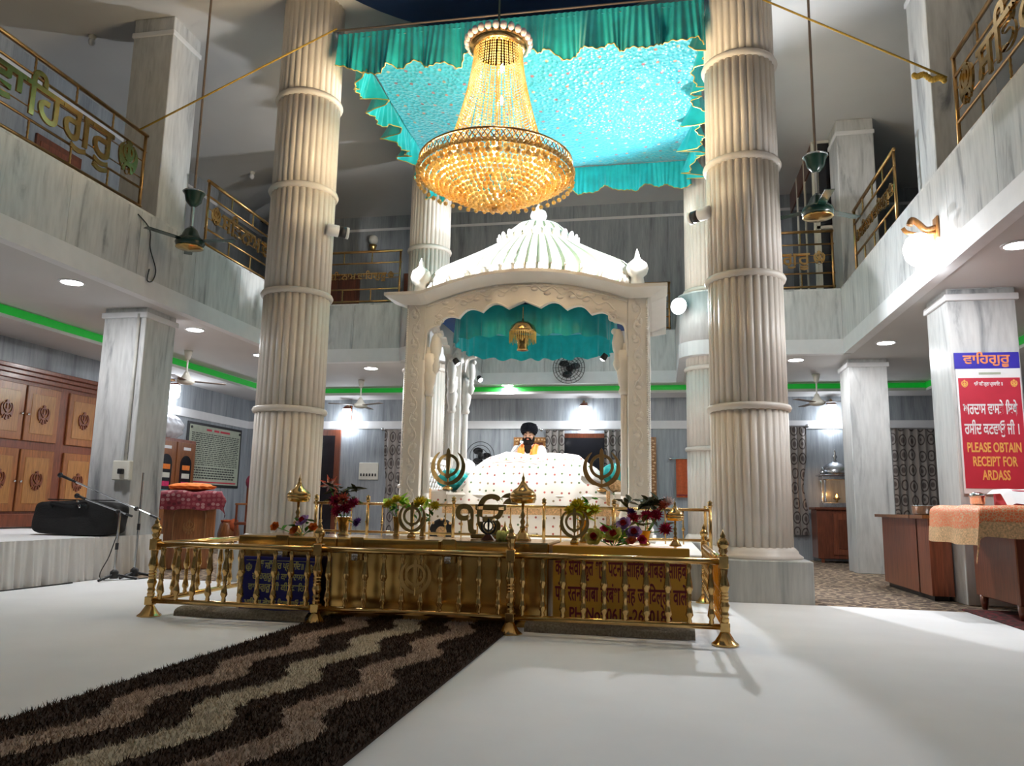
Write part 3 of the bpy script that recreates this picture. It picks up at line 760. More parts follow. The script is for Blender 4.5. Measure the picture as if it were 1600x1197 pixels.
# ------------------------------------------------------------------ turquoise cloth canopy
def valance(P0, P1, drop, out, amp, n, seed, parent, top=0.0):
    """gathered strip from P0 to P1; ruffles swing along `out`"""
    rnd = random.Random(seed); P0, P1, out = Vector(P0), Vector(P1), Vector(out); L = (P1-P0).length
    ph = [rnd.uniform(0, 6.28) for _ in range(6)]
    def off(u, v):
        x = u*L
        w = .5*math.sin(x*9+ph[0]) + .35*math.sin(x*15.7+ph[1]) + .25*math.sin(x*23+ph[2])
        return w*amp*v**1.1 + .12*amp*v + .016*math.sin(x*78+2*math.sin(x*3+ph[0]))*(.4+.6*v)
    def z(u, v): return -drop*v*(1 + .10*math.sin(u*L*7+ph[3]) + .06*math.sin(u*L*17+ph[4]))
    d = (P1-P0)/L
    def fn(u, v):
        p = P0.lerp(P1, u) + out*off(u, v) + d*(.035*math.sin(u*L*12+ph[5])*v); return (p.x, p.y, p.z + z(u, v))
    o = MB().grid(fn, n, 7).build('valance', MAT['teal'], parent, True)
    hem = [Vector(fn(i/n, 1)) for i in range(n+1)]
    MB().tube(hem, .009, 4).build('gold_hem', MAT['gold'], o, True)
    return o
t = thing('cloth_canopy', 'square turquoise quilted cloth canopy with gold hemmed ruffles under the ceiling', 'canopy', (0, 0, 7.2))
cx0, cx1, cy0, cy1 = -4.1, .58, 9.3, 13.4
def cfn(u, v):
    x, y = lerp(cx0, cx1, u), lerp(cy0, cy1, v)
    return (x, y, -.16*math.sin(PI*u)*math.sin(PI*v) + .22*(1-v)**3 + .012*math.sin(x*9)*math.sin(y*8))
MB().grid(cfn, 70, 60).build('cloth', MAT['canopy'], t, True)
valance((-4.36, cy0, .29), (.62, cy0, .27), .58, (0, -1, 0), .11, 620, 3, t)
valance((cx0, cy1, -.02), (cx1, cy1, -.02), .46, (0, 1, 0), .09, 520, 4, t)
valance((cx0-.05, cy0+.05, .16), (cx0, cy1, 0), .46, (-1, 0, 0), .24, 480, 5, t)
valance((cx1+.04, cy0+.05, .16), (cx1, cy1, 0), .46, (1, 0, 0), .28, 480, 6, t)
MB().tube([(cx0, cy0, .2), (cx0, cy1, 0)], .008, 4).build('piping', MAT['teal'], t)
# ================================================================== DAIS AND MARBLE SHRINE
t = thing('marble_dais', 'low white marble dais carrying the shrine between the thick columns', 'platform', (AX, 0, 0))
MB().bbox(-2.46, 2.3, 9.08, 13.38, 0, .46, .01).build('body', MAT['marble_plinth'], t)
MB().bbox(-2.46, 2.3, 9.04, 13.4, .46, .5, .008).build('top_slab', MAT['white_marble'], t)
PW, PD, PB = 1.54, 1.04, .5                  # half spacing of the posts, base height
PY = 11.38
shr = thing('marble_shrine', 'carved white marble shrine with four posts, cusped arches and ribbed curved dome', 'shrine', (AX, PY, PB))
MB().bbox(-1.75, 1.75, -1.3, 1.25, 0, .1, .01).build('base', MAT['white_marble'], shr)
def relief_vine(mb, z0, z1, amp, y, r=.012, per=.42):
    n = int((z1-z0)/.03)
    mb.tube([(amp*math.sin(2*PI*i*.03/per), y, z0+i*.03) for i in range(n+1)], r, 6)
    k = 0; z = z0 + per*.25
    while z < z1 - .05:
        s = 1 if k % 2 == 0 else -1
        mb.ell((-s*amp*.35, y, z), (.04, .012, .03), 8, 6); mb.ell((-s*amp*.9, y, z+.06), (.028, .012, .045), 8, 6); mb.ell((s*amp*.2, y, z+.09), (.03, .01, .02), 8, 6)
        z += per/2; k += 1
def post(sx, sy):
    """corner post; sx, sy point outwards"""
    cx, cy = sx*PW, sy*PD; h = .13
    p = MB().bbox(cx-h, cx+h, cy-h, cy+h, .1, 3.35, .012).build('post', MAT['palki'], shr)
    MB().bbox(cx-h-.03, cx+h+.03, cy-h-.03, cy+h+.03, .1, .42, .015).bbox(cx-h-.045, cx+h+.045, cy-h-.045, cy+h+.045, .1, .2, .015).build('pedestal', MAT['palki'], p)
    v = MB(); relief_vine(v, .5, 3.3, .05, -h); stuff(v.build('carved_vine', MAT['palki'], p, True, M=T(cx, cy, 0)))
    r = MB()
    for k in range(96): r.ell((sx*h, -h, .46+.03*k), (.016, .016, .02), 6, 4, M=T(cx, cy, 0) @ T(0, 0, 0))
    stuff(r.build('rope_border', MAT['palki'], p, True))
    # slim colonnettes against the inner faces, with bases, capitals and hanging buds
    for dx, dy in ((-sx, 0), (0, -sy)):
        x, y = cx + dx*(h+.055), cy + dy*(h+.055)
        c = MB().lathe([(.07, .1), (.07, .3), (.055, .33), (.075, .4), (.05, .47), (.07, .53), (.05, .6), (.048, .66)], 16, (x, y, 0))
        c.lathe([(.048, .66), (.045, 2.0)], 96, (x, y, 0), rf=reeds(12, .1))
        c.lathe([(.054, 2.0), (.075, 2.04), (.055, 2.1), (.08, 2.18), (.095, 2.3), (.07, 2.36), (.09, 2.42), (.09, 2.6)], 16, (x, y, 0))
        c.build('colonnette', MAT['white_marble'], p, True)
        x2, y2 = cx + dx*(h+.13), cy + dy*(h+.13)
        bd = MB().lathe([(.001, 2.28), (.05, 2.36), (.075, 2.43), (.05, 2.5), (.06, 2.52), (.05, 2.55), (.075, 2.62), (.085, 2.72), (.06, 2.84), (.03, 2.9)], 16, (x2, y2, 0))
        bd.ell((x2+dx*.05, y2+dy*.05, 2.87), .045, 10, 8); bd.build('hanging_bud', MAT['palki'], p, True)
        MB().box(min(x, x2)-.04, max(x, x2)+.04, min(y, y2)-.04, max(y, y2)+.04, 2.55, 2.7).build('bracket', MAT['palki'], p)
    # small domed pinnacle
    MB().lathe([(.13, 3.4), (.13, 3.5), (.1, 3.52), (.085, 3.62), (.13, 3.66), (.155, 3.74), (.13, 3.82), (.05, 3.88), (.035, 3.91), (.03, 3.95), (.001, 4.03)], 20, (cx, cy, 0), rf=lambda a: 1 - .08*abs(math.sin(a*4))).build('pinnacle', MAT['white_marble'], p, True)
for sx in (-1, 1):
    for sy in (-1, 1): post(sx, sy)
def bow(x, w): u = min(1, abs(x)/w); return .27*(1 - u*u)
def arch_panel(w, M, carve):
    """spandrel with a cusped arch, half width w, in the xz plane at y=0"""
    zt = 3.37; out = []
    n = 24
    for i in range(n+1):
        x = lerp(-w, w, i/n); out.append((x, zt + bow(x, w)))
    cusp = [(w, 2.5), (w*.985, 2.8), (w*.87, 2.98), (w*.66, 3.09), (w*.42, 3.17), (w*.16, 3.21), (0, 3.31)]
    cs = cusp + [(-x, z) for x, z in reversed(cusp[:-1])]
    low = []
    for i in range(len(cs)-1):
        (xa, za), (xb, zb) = cs[i], cs[i+1]; dx, dz = xb-xa, zb-za; L = math.hypot(dx, dz)
        nx, nz = dz/L, -dx/L
        if nz < 0: nx, nz = -nx, -nz
        if i in (0, len(cs)-2) or i in (len(cs)//2-1, len(cs)//2): bul = 0
        else: bul = .26*L
        for k in range(8):
            t_ = k/8; s = math.sin(PI*t_)*bul; low.append((xa+dx*t_+nx*s, za+dz*t_+nz*s))
    low.append(cs[-1])
    pl = MB().prism(out + low, -.05, .05, 'xz', M).build('arch_panel', MAT['palki'], shr)
    rim = MB().tube([(x, -.055, z) for x, z in low], .016, 6, M=M); rim.build('arch_rim', MAT['palki'], pl, True)
    if carve:
        c = MB()
        for q in (.12, ): c.tube([(x, -.055, z - q) for x, z in out], .013, 6, M=M)
        c.tube([(x*.985, -.055, z - .03) for x, z in out], .016, 6, M=M)
        for s in (-1, 1):
            pts = [(s*w*lerp(.06, .9, i/40), -.055, 3.41 - .27*(i/40)**1.5 + bow(w*lerp(.06, .9, i/40), w)*.3 + .035*math.sin(i*.75)) for i in range(41)]
            c.tube(pts, .013, 6, M=M)
            for i in range(2, 40, 3):
                x, y, z = pts[i]; c.ell((x, y, z + (.055 if i % 2 else -.055)), (.05, .015, .026), 8, 6, M=M)
            sp = [(s*(w*.86) + .07*(1-k/22)*math.cos(k*.5), -.055, 3.03 + .07*(1-k/22)*math.sin(k*.5)) for k in range(20)]
            c.tube(sp, .013, 6, M=M)
        stuff(c.build('carving', MAT['palki'], pl, True))
wx, wy = PW-.13, PD-.13
arch_panel(wx, T(0, -PD-.08, 0), True); arch_panel(wx, T(0, PD+.08, 0) @ RZ(PI), False)
arch_panel(wy, T(PW+.08, 0, 0) @ RZ(PI/2), False); arch_panel(wy, T(-PW-.08, 0, 0) @ RZ(-PI/2), False)
# projecting eaves, bowed over each arch
def eave(hw, w, M):
    n = 48; v = []; f = []
    for i in range(n+1):
        x = lerp(-hw, hw, i/n); z = 3.42 + bow(x, w); k = 1.0
        e = 0 if abs(x) < hw-.4 else 0
        # mitred ends
        for d, zz in ((-.02, z), (.27, z), (.27, z-.045), (.05, z-.13), (-.02, z-.13)):
            xx = x
            lim = hw - .27 + max(d, 0)
            xx = max(-lim, min(lim, x)); v.append((xx, -d, zz))
    for i in range(n):
        for k in range(5):
            k2 = (k+1) % 5; f.append((i*5+k, i*5+k2, (i+1)*5+k2, (i+1)*5+k))
    f += [(0,1,2,3,4), tuple(reversed([n*5+k for k in range(5)]))]
    MB().add(v, f, M).build('eave', MAT['palki'], shr)
eave(PW+.13+.27, wx, T(0, -PD-.13, 0)); eave(PW+.13+.27, wx, T(0, PD+.13, 0) @ RZ(PI))
eave(PD+.13+.27, wy, T(PW+.13, 0, 0) @ RZ(PI/2)); eave(PD+.13+.27, wy, T(-PW-.13, 0, 0) @ RZ(-PI/2))
MB().box(-PW-.02, PW+.02, -PD-.01, PD+.01, 3.36, 3.42).build('roof_slab', MAT['blue_ceiling'], shr)
# ribbed curved dome
def dome():
    nr, per = 44, 8; n = nr*per; A, B = 1.5, 1.14
    def foot(a):
        c, s = math.cos(a), math.sin(a); p = 7.0
        r = (abs(c/A)**p + abs(s/B)**p)**(-1/p); return r*c, r*s
    def ze(a):
        x, y = foot(a); u = min(abs(x)/A, 1); v = min(abs(y)/B, 1); m = min(u, v); return 3.4 + .27*(1-m*m)
    prof = [(.97, 0), (1.0, .06), (1.02, .14), (1.01, .24), (.97, .34), (.9, .45), (.8, .58), (.66, .74), (.52, .9), (.42, 1.0)]
    ztop = 4.5; v = []; mb = MB()
    for s, h in prof:
        for i in range(n):
            a = 2*PI*i/n; x, y = foot(a); g = (i % per)/per; gr = 1 if g < .1 else 0
            k = s*(1 - .022*gr) ; z0 = ze(a)
            kr = (s - .42)/.6; rr = math.hypot(x, y); cx_, cy_ = x*k, y*k
            if s < .9:      # blend towards a round collar
                w_ = max(0, min(1, (.9-s)/.48)); q = .57/.42
                cx_, cy_ = lerp(cx_, q*s*math.cos(a), w_), lerp(cy_, q*s*math.sin(a), w_)
            v.append((cx_, cy_, z0 + h*(ztop-z0)))
    for j in range(len(prof)-1):
        for i in range(n):
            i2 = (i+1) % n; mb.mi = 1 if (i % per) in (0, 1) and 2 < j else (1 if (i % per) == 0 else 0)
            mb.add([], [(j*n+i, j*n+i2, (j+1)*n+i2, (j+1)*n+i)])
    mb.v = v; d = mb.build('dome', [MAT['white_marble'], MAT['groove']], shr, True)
    # row of carved petals round the foot
    pm = MB().ell((0, 0, .0), (.075, .03, .1), 8, 6).ell((0, -.02, -.02), (.04, .025, .065), 8, 6).mesh('petal', MAT['white_marble'], True)
    for i in range(44):
        a = 2*PI*(i+.5)/44; x, y = foot(a); nx, ny = (abs(x/A)**6)*(1 if x > 0 else -1), (abs(y/B)**6)*(1 if y > 0 else -1)
        put('petal', pm, d, None, T(x*1.02, y*1.02, ze(a)+.12) @ RZ(math.atan2(ny, nx) + PI/2))
    # collar of upright petals, upper ribbed cap and finial
    pm2 = MB().ell((0, 0, .03), (.06, .025, .08), 8, 6).mesh('collar_petal', MAT['white_marble'], True)
    for i in range(26):
        a = 2*PI*i/26; put('collar_petal', pm2, d, None, T(.6*math.cos(a), .6*math.sin(a), 4.5) @ RZ(a + PI/2) @ RX(.35))
    mb = MB(); prof2 = [(.57, 4.48), (.58, 4.53), (.53, 4.6), (.45, 4.7), (.37, 4.77), (.34, 4.8)]
    n2 = 160
    for r, z in prof2:
        mb.v += [(r*math.cos(2*PI*i/n2)*(1-.03*(i % 8 == 0)), r*math.sin(2*PI*i/n2)*(1-.03*(i % 8 == 0)), z) for i in range(n2)]
    for j in range(len(prof2)-1):
        for i in range(n2):
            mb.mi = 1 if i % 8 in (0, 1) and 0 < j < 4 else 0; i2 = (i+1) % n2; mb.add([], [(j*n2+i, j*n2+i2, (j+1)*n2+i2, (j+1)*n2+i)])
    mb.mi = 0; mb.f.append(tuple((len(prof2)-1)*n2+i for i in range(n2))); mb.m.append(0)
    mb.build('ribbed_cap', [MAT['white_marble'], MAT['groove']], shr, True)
    MB().lathe([(.12, 4.79), (.13, 4.82), (.07, 4.85), (.06, 4.88), (.1, 4.91), (.13, 4.98), (.11, 5.05), (.04, 5.09), (.05, 5.11), (.03, 5.14), (.001, 5.2)], 24).build('finial', MAT['white_marble'], shr, True)
dome()
# pierced side screens
def screen(sx):
    s = MB(); x = sx*PW; y0, y1, z0, z1 = -PD+.18, PD-.18, .1, 1.2
    s.box(x-.03, x+.03, y0, y1, z0, z0+.08).box(x-.03, x+.03, y0, y1, z1-.08, z1).box(x-.03, x+.03, y0, y0+.06, z0, z1).box(x-.03, x+.03, y1-.06, y1, z0, z1)
    sc_ = s.build('screen_frame', MAT['white_marble'], shr); q = MB(); k = -1.2
    while k < 1.8:
        for sg in (1, -1):
            pts = []
            for i in range(25):
                y = lerp(y0, y1, i/24); z = z0 + k + sg*(y-y0) + (0 if sg == 1 else .5)
                if z0 < z < z1: pts.append((x, y, z))
            if len(pts) > 1: q.tube([pts[0], pts[-1]], .016, 4)
        k += .14
    stuff(q.build('screen_lattice', MAT['white_marble'], sc_))
screen(-1); screen(1)
# small spot lamps inside the shrine
def mini_spot(loc, target, label, power):
    t = thing('clip_spotlight', label, 'spotlight', loc, 0, 'small spotlights on the shrine posts')
    A = aim(loc, target).to_matrix().to_4x4()
    MB().lathe([(.03, .07), (.04, .06), (.045, 0), (.045, -.02)], 16, M=A).build('body', MAT['black'], t, True)
    MB().ell((0, 0, -.01), (.042, .042, .03), 12, 8, M=A).build('bulb', MAT['lamp_white'], t, True)
    d = (Vector(target)-Vector(loc)).normalized()
    lamp('SPOT', tuple(d*.09), power, (1,.98,.95), .03, t, aim(loc, target), math.radians(75), .6)
mini_spot((-2.86, 10.62, 3.03), (-1.75, 10.95, 1.45), 'lit clip spotlight under left front bud of the shrine', 170)
mini_spot((-.76, 10.62, 3.06), (-1.9, 10.95, 1.45), 'lit clip spotlight under right front bud of the shrine', 170)
mini_spot((-2.86, 12.1, 3.03), (-1.9, 11.2, 1.8), 'lit black clip spotlight on rear post of the shrine', 40)

# cloth ceiling inside the shrine
ic = thing('inner_canopy', 'dark turquoise frilled cloth canopy hung inside the marble shrine', 'canopy', (AX, PY, 3.82))
def ring_pt(a, k=1.0):
    c, s = math.cos(a), math.sin(a); r = (abs(c/1.2)**3.2 + abs(s/.92)**3.2)**(-1/3.2); return r*c*k, r*s*k
def ivf(u, v):
    a = 2*PI*u; w_ = math.sin(a*34)*.5 + math.sin(a*57+1)*.35; x, y = ring_pt(a, 1 + .035*w_*v); return (x, y, -.44*v*(1+.05*math.sin(a*23)))
vz = MB().grid(ivf, 420, 6, cu=True).build('frill', MAT['teal'], ic, True)
MB().grid(lambda u, v: (lambda p: (p[0], p[1], -.04 - .05*(1-v)))(ring_pt(2*PI*u, max(v, .001))), 96, 8, cu=True).build('cloth', MAT['canopy'], ic, True)
cc = thing('brass_pendant', 'small brass fringed pendant hanging inside the shrine arch', 'pendant', (-1.86, 10.37, 3.14))
MB().tube([(0, 0, .4), (0, 0, .62)], .006, 6).build('chain', MAT['brass'], cc)
MB().lathe([(.005, .46), (.02, .42), (.09, .4), (.16, .35), (.19, .28), (.19, .25)], 28).build('cap', MAT['brass'], cc, True)
fr = MB()
for k in range(44):
    a = 2*PI*k/44; fr.tube([(.185*math.cos(a), .185*math.sin(a), .26), (.185*math.cos(a), .185*math.sin(a), .12+.02*math.sin(k*2))], .006, 4)
stuff(fr.build('fringe', MAT['gold'], cc))
MB().lathe([(.1, .2), (.08, .18), (.075, .02), (.08, 0), (.06, 0)], 20).build('cup', MAT['brass_old'], cc, True)

# ------------------------------------------------------------------ draped throne and cloths
def drape(name, label, cat, rows, mat, border=None):
    pass
t = thing('draped_throne', 'tall stepped throne block draped in sprigged white cloth inside the shrine', 'throne', (AX, 0, .6))
MB().bbox(-1.14, 1.22, 10.62, 12.4, 0, .58, .03).build('front_cloth', MAT['print_cloth'], t)
MB().bbox(-1.44, -1.12, 10.66, 12.3, 0, .62, .03).build('side_cloth', MAT['print_cloth'], t); MB().bbox(1.18, 1.36, 10.66, 12.3, 0, .62, .03).build('side_cloth', MAT['print_cloth'], t)
for x in (-1.42, 1.1): MB().bbox(x, x+.05, 10.6, 10.68, .0, .63, .008).build('gold_border', MAT['gold_cloth'], t)
MB().bbox(-1.1, 1.2, 11.5, 12.35, .56, .7, .03).build('seat_cushion', MAT['cloth_skirt'], t)
XS = [(-1.16, .42), (-1.06, .62), (-.84, .93), (-.6, 1.1), (-.4, 1.17), (0, 1.135), (.45, 1.165), (.68, 1.12), (.92, .95), (1.16, .68), (1.28, .42)]
def hx(u):
    i = min(int(u*(len(XS)-1)), len(XS)-2); f_ = u*(len(XS)-1) - i; f_ = f_*f_*(3-2*f_)*.5 + f_*.5
    return lerp(XS[i][0], XS[i+1][0], f_), lerp(XS[i][1], XS[i+1][1], f_)
def mound(u, v):
    x, top = hx(u); base = .4
    if v < .6: k = v/.6; y = lerp(10.58, 10.98, k); z = lerp(base, top, math.sin(k*PI/2)**.8)
    elif v < .85: k = (v-.6)/.25; y = lerp(10.98, 11.42, k); z = top + .01*math.sin(k*PI)
    else: k = (v-.85)/.15; y = lerp(11.42, 11.48, k); z = lerp(top, .55, k)
    z += .012*math.sin(x*13 + y*9)*min(1, v*3); y += .015*math.sin(x*17)*(1 if v < .6 else 0)
    return (x, y, z)
md = thing('covered_scripture', 'mound of white sprigged cloth with gold border covering the raised book', 'cloth', (AX, 0, .6))
MB().grid(mound, 80, 50).build('cover_cloth', MAT['print_cloth'], md, True)
MB().grid(lambda u, v: (lambda p: (p[0]*1.01, p[1]-.012, p[2]-.02-.09*v))(mound(u, 0)), 60, 3).build('gold_border', MAT['gold_cloth'], md, True)
for s, ua, ub in ((0, 0.0, .05), (1, .95, 1.0)):
    MB().grid(lambda u, v: (lambda p: (p[0] + (-.02 if s == 0 else .02), p[1]-.015, p[2]+.012))(mound(lerp(ua, ub, u), v*.85)), 4, 40).build('gold_edge', MAT['gold_cloth'], md, True)
MB().grid(lambda u, v: (lambda p: (p[0], p[1]-.02, p[2]+.004))(mound(lerp(.22, .55, u), .36+.012*v)), 30, 1).build('embroidery', MAT['fl_coral'], md)
# bundled satin cloths beside the book
def bundle(name, label, loc, r, mat, seed):
    rnd = random.Random(seed); mb = MB()
    def fn(u, v):
        a = 2*PI*u; b = -PI/2 + PI*v; k = 1 + .1*math.sin(a*5+seed) + .07*math.sin(a*11+b*6) + .05*math.sin(b*9)
        return (r[0]*k*math.cos(b)*math.cos(a), r[1]*k*math.cos(b)*math.sin(a), r[2] + r[2]*math.sin(b)*(1+.06*math.sin(a*7)))
    tag(mb.grid(fn, 60, 26, M=T(*loc), cu=True).build(name, mat, None, True), label, 'cloth')
bundle('cloth_bundle', 'bright turquoise satin bundle behind the copper coloured khanda', (-.62, 11.02, 1.22), (.22, .16, .2), MAT['teal'], 1)
bundle('cloth_bundle', 'pale teal folded cloth behind the brass khanda left of the book', (-2.98, 11.0, 1.22), (.22, .14, .15), MAT['teal'], 2)
bundle('cushion', 'white rumpled cushion between the book mound and teal cloth', (-2.85, 11.2, 1.22), (.2, .16, .23), MAT['cloth_white'], 4)
bundle('cushion', 'beige gold cushion tucked beside the book mound and turquoise bundle', (-.62, 10.9, 1.2), (.12, .1, .1), MAT['gold_cloth'], 5)

# ------------------------------------------------------------------ khanda stands
KH = lambda s, mat, d=.012: text_mesh('☬', s, d, mat, 'CENTER', 0)
def arcpts(r, a0, a1, n, cx=0, cz=0): return [(cx + r*math.cos(math.radians(lerp(a0, a1, i/n))), cz + r*math.sin(math.radians(lerp(a0, a1, i/n)))) for i in range(n+1)]
def band(mb, o, q, th, closed, M):
    n = len(o); v = []; f = []
    for a, c in zip(o, q): v += [(a[0], -th, a[1]), (c[0], -th, c[1]), (c[0], th, c[1]), (a[0], th, a[1])]
    for i in range(n if closed else n-1):
        k = (i+1) % n
        for e in range(4): f.append((4*i+e, 4*i+(e+1) % 4, 4*k+(e+1) % 4, 4*k+e))
    if not closed: f += [(3, 2, 1, 0), (4*n-4, 4*n-3, 4*n-2, 4*n-1)]
    return mb.add(v, f, M)
def khanda(parent, size, mat, loc=(0,0,0), th=.012):
    """upright emblem facing -y; height = size, standing with its lowest point at loc"""
    s = size; M = T(*loc)
    sw = [(0, s), (.04*s, .94*s), (.06*s, .8*s), (.04*s, .3*s), (.07*s, .24*s), (.0, .2*s), (-.07*s, .24*s), (-.04*s, .3*s), (-.06*s, .8*s), (-.04*s, .94*s)]
    MB().prism(sw, -th*1.2, th*1.2, 'xz', M).build('double_edged_sword', mat, parent)
    ang = [2*PI*k/40 for k in range(40)]
    band(MB(), [(.3*s*math.cos(a), (.55+.3*math.sin(a))*s) for a in ang], [(.225*s*math.cos(a), (.55+.225*math.sin(a))*s) for a in ang], th, True, M).build('ring', mat, parent)
    for q in (-1, 1):
        o = []; i_ = []
        for k in range(31):
            a = math.radians(lerp(-112, 58, k/30)); w_ = .015 + .1*math.sin(PI*min(1, k/30*.94+.06))**.8
            o.append((q*.46*s*math.cos(a), (.5+.46*math.sin(a))*s)); i_.append((q*(.46-w_)*s*math.cos(a), (.5+(.46-w_)*math.sin(a))*s))
        band(MB(), o, i_, th*(.8 if q > 0 else 1), False, M).build('curved_sword', mat, parent)
    MB().tube([(0, 0, 0), (0, 0, .26*s)], .025*s, 8, M=M).build('stem', mat, parent)
def khanda_stand(loc, size, mat, label, group=None):
    t = thing('khanda_stand', label, 'emblem', loc, 0, group)
    MB().lathe([(.13*size, 0), (.14*size, .02), (.07*size, .05), (.03*size, .1*size)], 20).build('foot', mat, t, True)
    khanda(t, size, mat, (0, 0, .04), .012*size/.5)
    return t
khanda_stand((-2.97, 10.72, 1.22), .55, MAT['brass'], 'shiny pale brass khanda emblem on a stand left of the book mound')
khanda_stand((-.79, 10.72, 1.22), .56, MAT['brass_dark'], 'copper coloured khanda emblem on stand in front of turquoise bundle')

# ------------------------------------------------------------------ the reader
def remeshed(mb, name, mats, voxel, parent, post=None):
    me = mb.mesh('src', [MAT['skin']]); o = bpy.data.objects.new('src', me); COL.objects.link(o)
    m = o.modifiers.new('r', 'REMESH'); m.mode = 'VOXEL'; m.voxel_size = voxel
    s = o.modifiers.new('s', 'SMOOTH'); s.iterations = 2; s.factor = .5
    dg = bpy.context.evaluated_depsgraph_get(); dg.update()
    me2 = bpy.data.meshes.new_from_object(o.evaluated_get(dg)); me2.name = name
    bpy.data.objects.remove(o); bpy.data.meshes.remove(me)
    me2.materials.clear()
    for q in mats: me2.materials.append(q)
    me2.polygons.foreach_set('use_smooth', [True]*len(me2.polygons))
    return put(name, me2, parent)
def limb(mb, pts, rs, seg=14):
    P = smooth_path(pts, 5); n = len(P); R = []
    for i in range(n):
        u = i/(n-1)*(len(rs)-1); k = min(int(u), len(rs)-2); R.append(lerp(rs[k], rs[k+1], u-k))
    mb.tube(P, R, seg)
    for p, r in ((P[0], R[0]), (P[-1], R[-1])): mb.ell(tuple(p), r, 12, 8)
def reader():
    t = thing('person', 'man in a black turban, white kurta and orange scarf sitting and reading', 'person', (-2.0, 11.86, 1.35))
    b = MB(); HD = T(0, 0, -.045)
    b.ell((0, -.02, .79), (.076, .096, .118), 20, 16, M=HD); b.ell((0, -.05, .715), (.058, .07, .055), 16, 10, M=HD)      # skull, jaw
    b.ell((0, -.118, .775), (.014, .022, .034), 10, 8, M=HD); b.ell((0, -.128, .757), (.019, .018, .013), 10, 8, M=HD)        # nose
    for s in (-1, 1):
        b.ell((s*.078, 0, .785), (.012, .022, .034), 10, 8, M=HD)                                                       # ears
        b.ell((s*.034, -.095, .808), (.03, .02, .012), 10, 6, M=HD); b.ell((s*.045, -.085, .755), (.03, .025, .025), 10, 8, M=HD)   # brow, cheek
    b.tube([(0, .0, .55), (0, -.01, .7)], .056, 14)
    limb(b, [(0, .02, .02), (0, .03, .2), (0, .02, .38), (0, .01, .54)], [.15, .14, .155, .1])
    b.ell((0, .02, .46), (.19, .1, .1), 16, 10); b.ell((0, .02, .06), (.19, .14, .1), 16, 10)
    for s in (-1, 1):
        limb(b, [(s*.2, .01, .5), (s*.26, -.05, .32), (s*.24, -.14, .22)], [.055, .047, .04])
        limb(b, [(s*.24, -.14, .22), (s*.17, -.22, .24), (s*.1, -.29, .27)], [.04, .034, .026])
        b.ell((s*.085, -.325, .275), (.038, .045, .016), 12, 8)
        for k, (dx, ln) in enumerate(((-.03, .06), (-.01, .075), (.011, .07), (.031, .055))):
            limb(b, [(s*.085+dx, -.36, .278), (s*.085+dx, -.36-ln*.5, .283), (s*.085+dx*1.1, -.36-ln, .268)], [.0095, .009, .0075], 8)
        limb(b, [(s*.085-s*.035, -.315, .275), (s*.03, -.345, .28), (s*.028, -.372, .275)], [.011, .01, .008], 8)
        limb(b, [(s*.1, 0, .08), (s*.3, -.14, .1), (s*.36, -.2, .09)], [.09, .075, .06])
        limb(b, [(s*.36, -.2, .09), (s*.12, -.25, .055), (-s*.08, -.24, .045)], [.06, .05, .036])
        b.ell((-s*.14, -.24, .045), (.07, .04, .03), 12, 8)
    remeshed(b, 'body', [MAT['skin']], .007, t)
    k = MB()
    limb(k, [(0, .02, .0), (0, .03, .2), (0, .02, .38), (0, .015, .55)], [.175, .165, .175, .09])
    k.ell((0, .02, .47), (.225, .125, .11), 18, 12); k.ell((0, .02, .06), (.22, .17, .1), 16, 10)
    for s in (-1, 1):
        limb(k, [(s*.19, .01, .52), (s*.27, -.05, .32), (s*.25, -.14, .22)], [.075, .068, .06])
        limb(k, [(s*.25, -.14, .22), (s*.18, -.21, .235), (s*.125, -.265, .26)], [.06, .052, .045])
        limb(k, [(s*.1, 0, .085), (s*.3, -.14, .105), (s*.37, -.2, .095)], [.105, .09, .075])
        limb(k, [(s*.37, -.2, .095), (s*.12, -.25, .06), (-s*.04, -.24, .05)], [.075, .065, .05])
    remeshed(k, 'kurta', [MAT['kurta']], .012, t)
    bd = MB()
    bd.ell((0, -.085, .665), (.066, .055, .06), 14, 10); bd.ell((0, -.09, .59), (.062, .045, .09), 14, 10); bd.ell((0, -.095, .52), (.038, .03, .06), 12, 8)
    for s in (-1, 1):
        limb(bd, [(s*.076, -.01, .77), (s*.075, -.035, .72), (s*.05, -.07, .66)], [.014, .022, .03]); limb(bd, [(s*.006, -.128, .738), (s*.03, -.12, .735), (s*.05, -.1, .705)], [.011, .013, .016])
    o = remeshed(bd, 'beard', [MAT['beard']], .007, t); o.location.z = -.045
    MB().ell((0, -.131, .722), (.02, .01, .006), 10, 6, M=HD).build('lips', MAT['fl_coral'], t, True)
    for s in (-1, 1):
        MB().ell((s*.034, -.112, .785), (.017, .008, .006), 10, 6, M=HD).build('eye', MAT['beard'], t, True)
        MB().ell((s*.034, -.112, .79), (.019, .011, .007), 10, 6, M=HD).build('eyelid', MAT['skin'], t, True)
        MB().tube([(s*.014, -.117, .815), (s*.036, -.115, .823), (s*.06, -.097, .815)], [.005, .006, .004], 6, M=HD).build('eyebrow', MAT['beard'], t, True)
    # turban: wound bands rising to the crown, meeting in a peak over the forehead
    tb = MB().ell((0, .01, .9), (.128, .14, .098), 26, 16, M=HD).build('turban', MAT['turban'], t, True)
    for s in (-1, 1):
        for j in range(6):
            pts = []
            for i in range(15):
                u = i/14; a = -PI/2 + s*2.7*u; zz = .872 + .02*j - (.07 - .01*j)*math.sin(u*PI*.6)**1.2
                k = math.sqrt(max(.12, 1 - ((zz-.89)/.115)**2)); pts.append((.122*k*math.cos(a), .01 + .134*k*math.sin(a), zz))
            MB().tube(pts, [.02 - .001*j]*15, 8, M=HD).build('turban_wrap', MAT['turban'], tb, True)
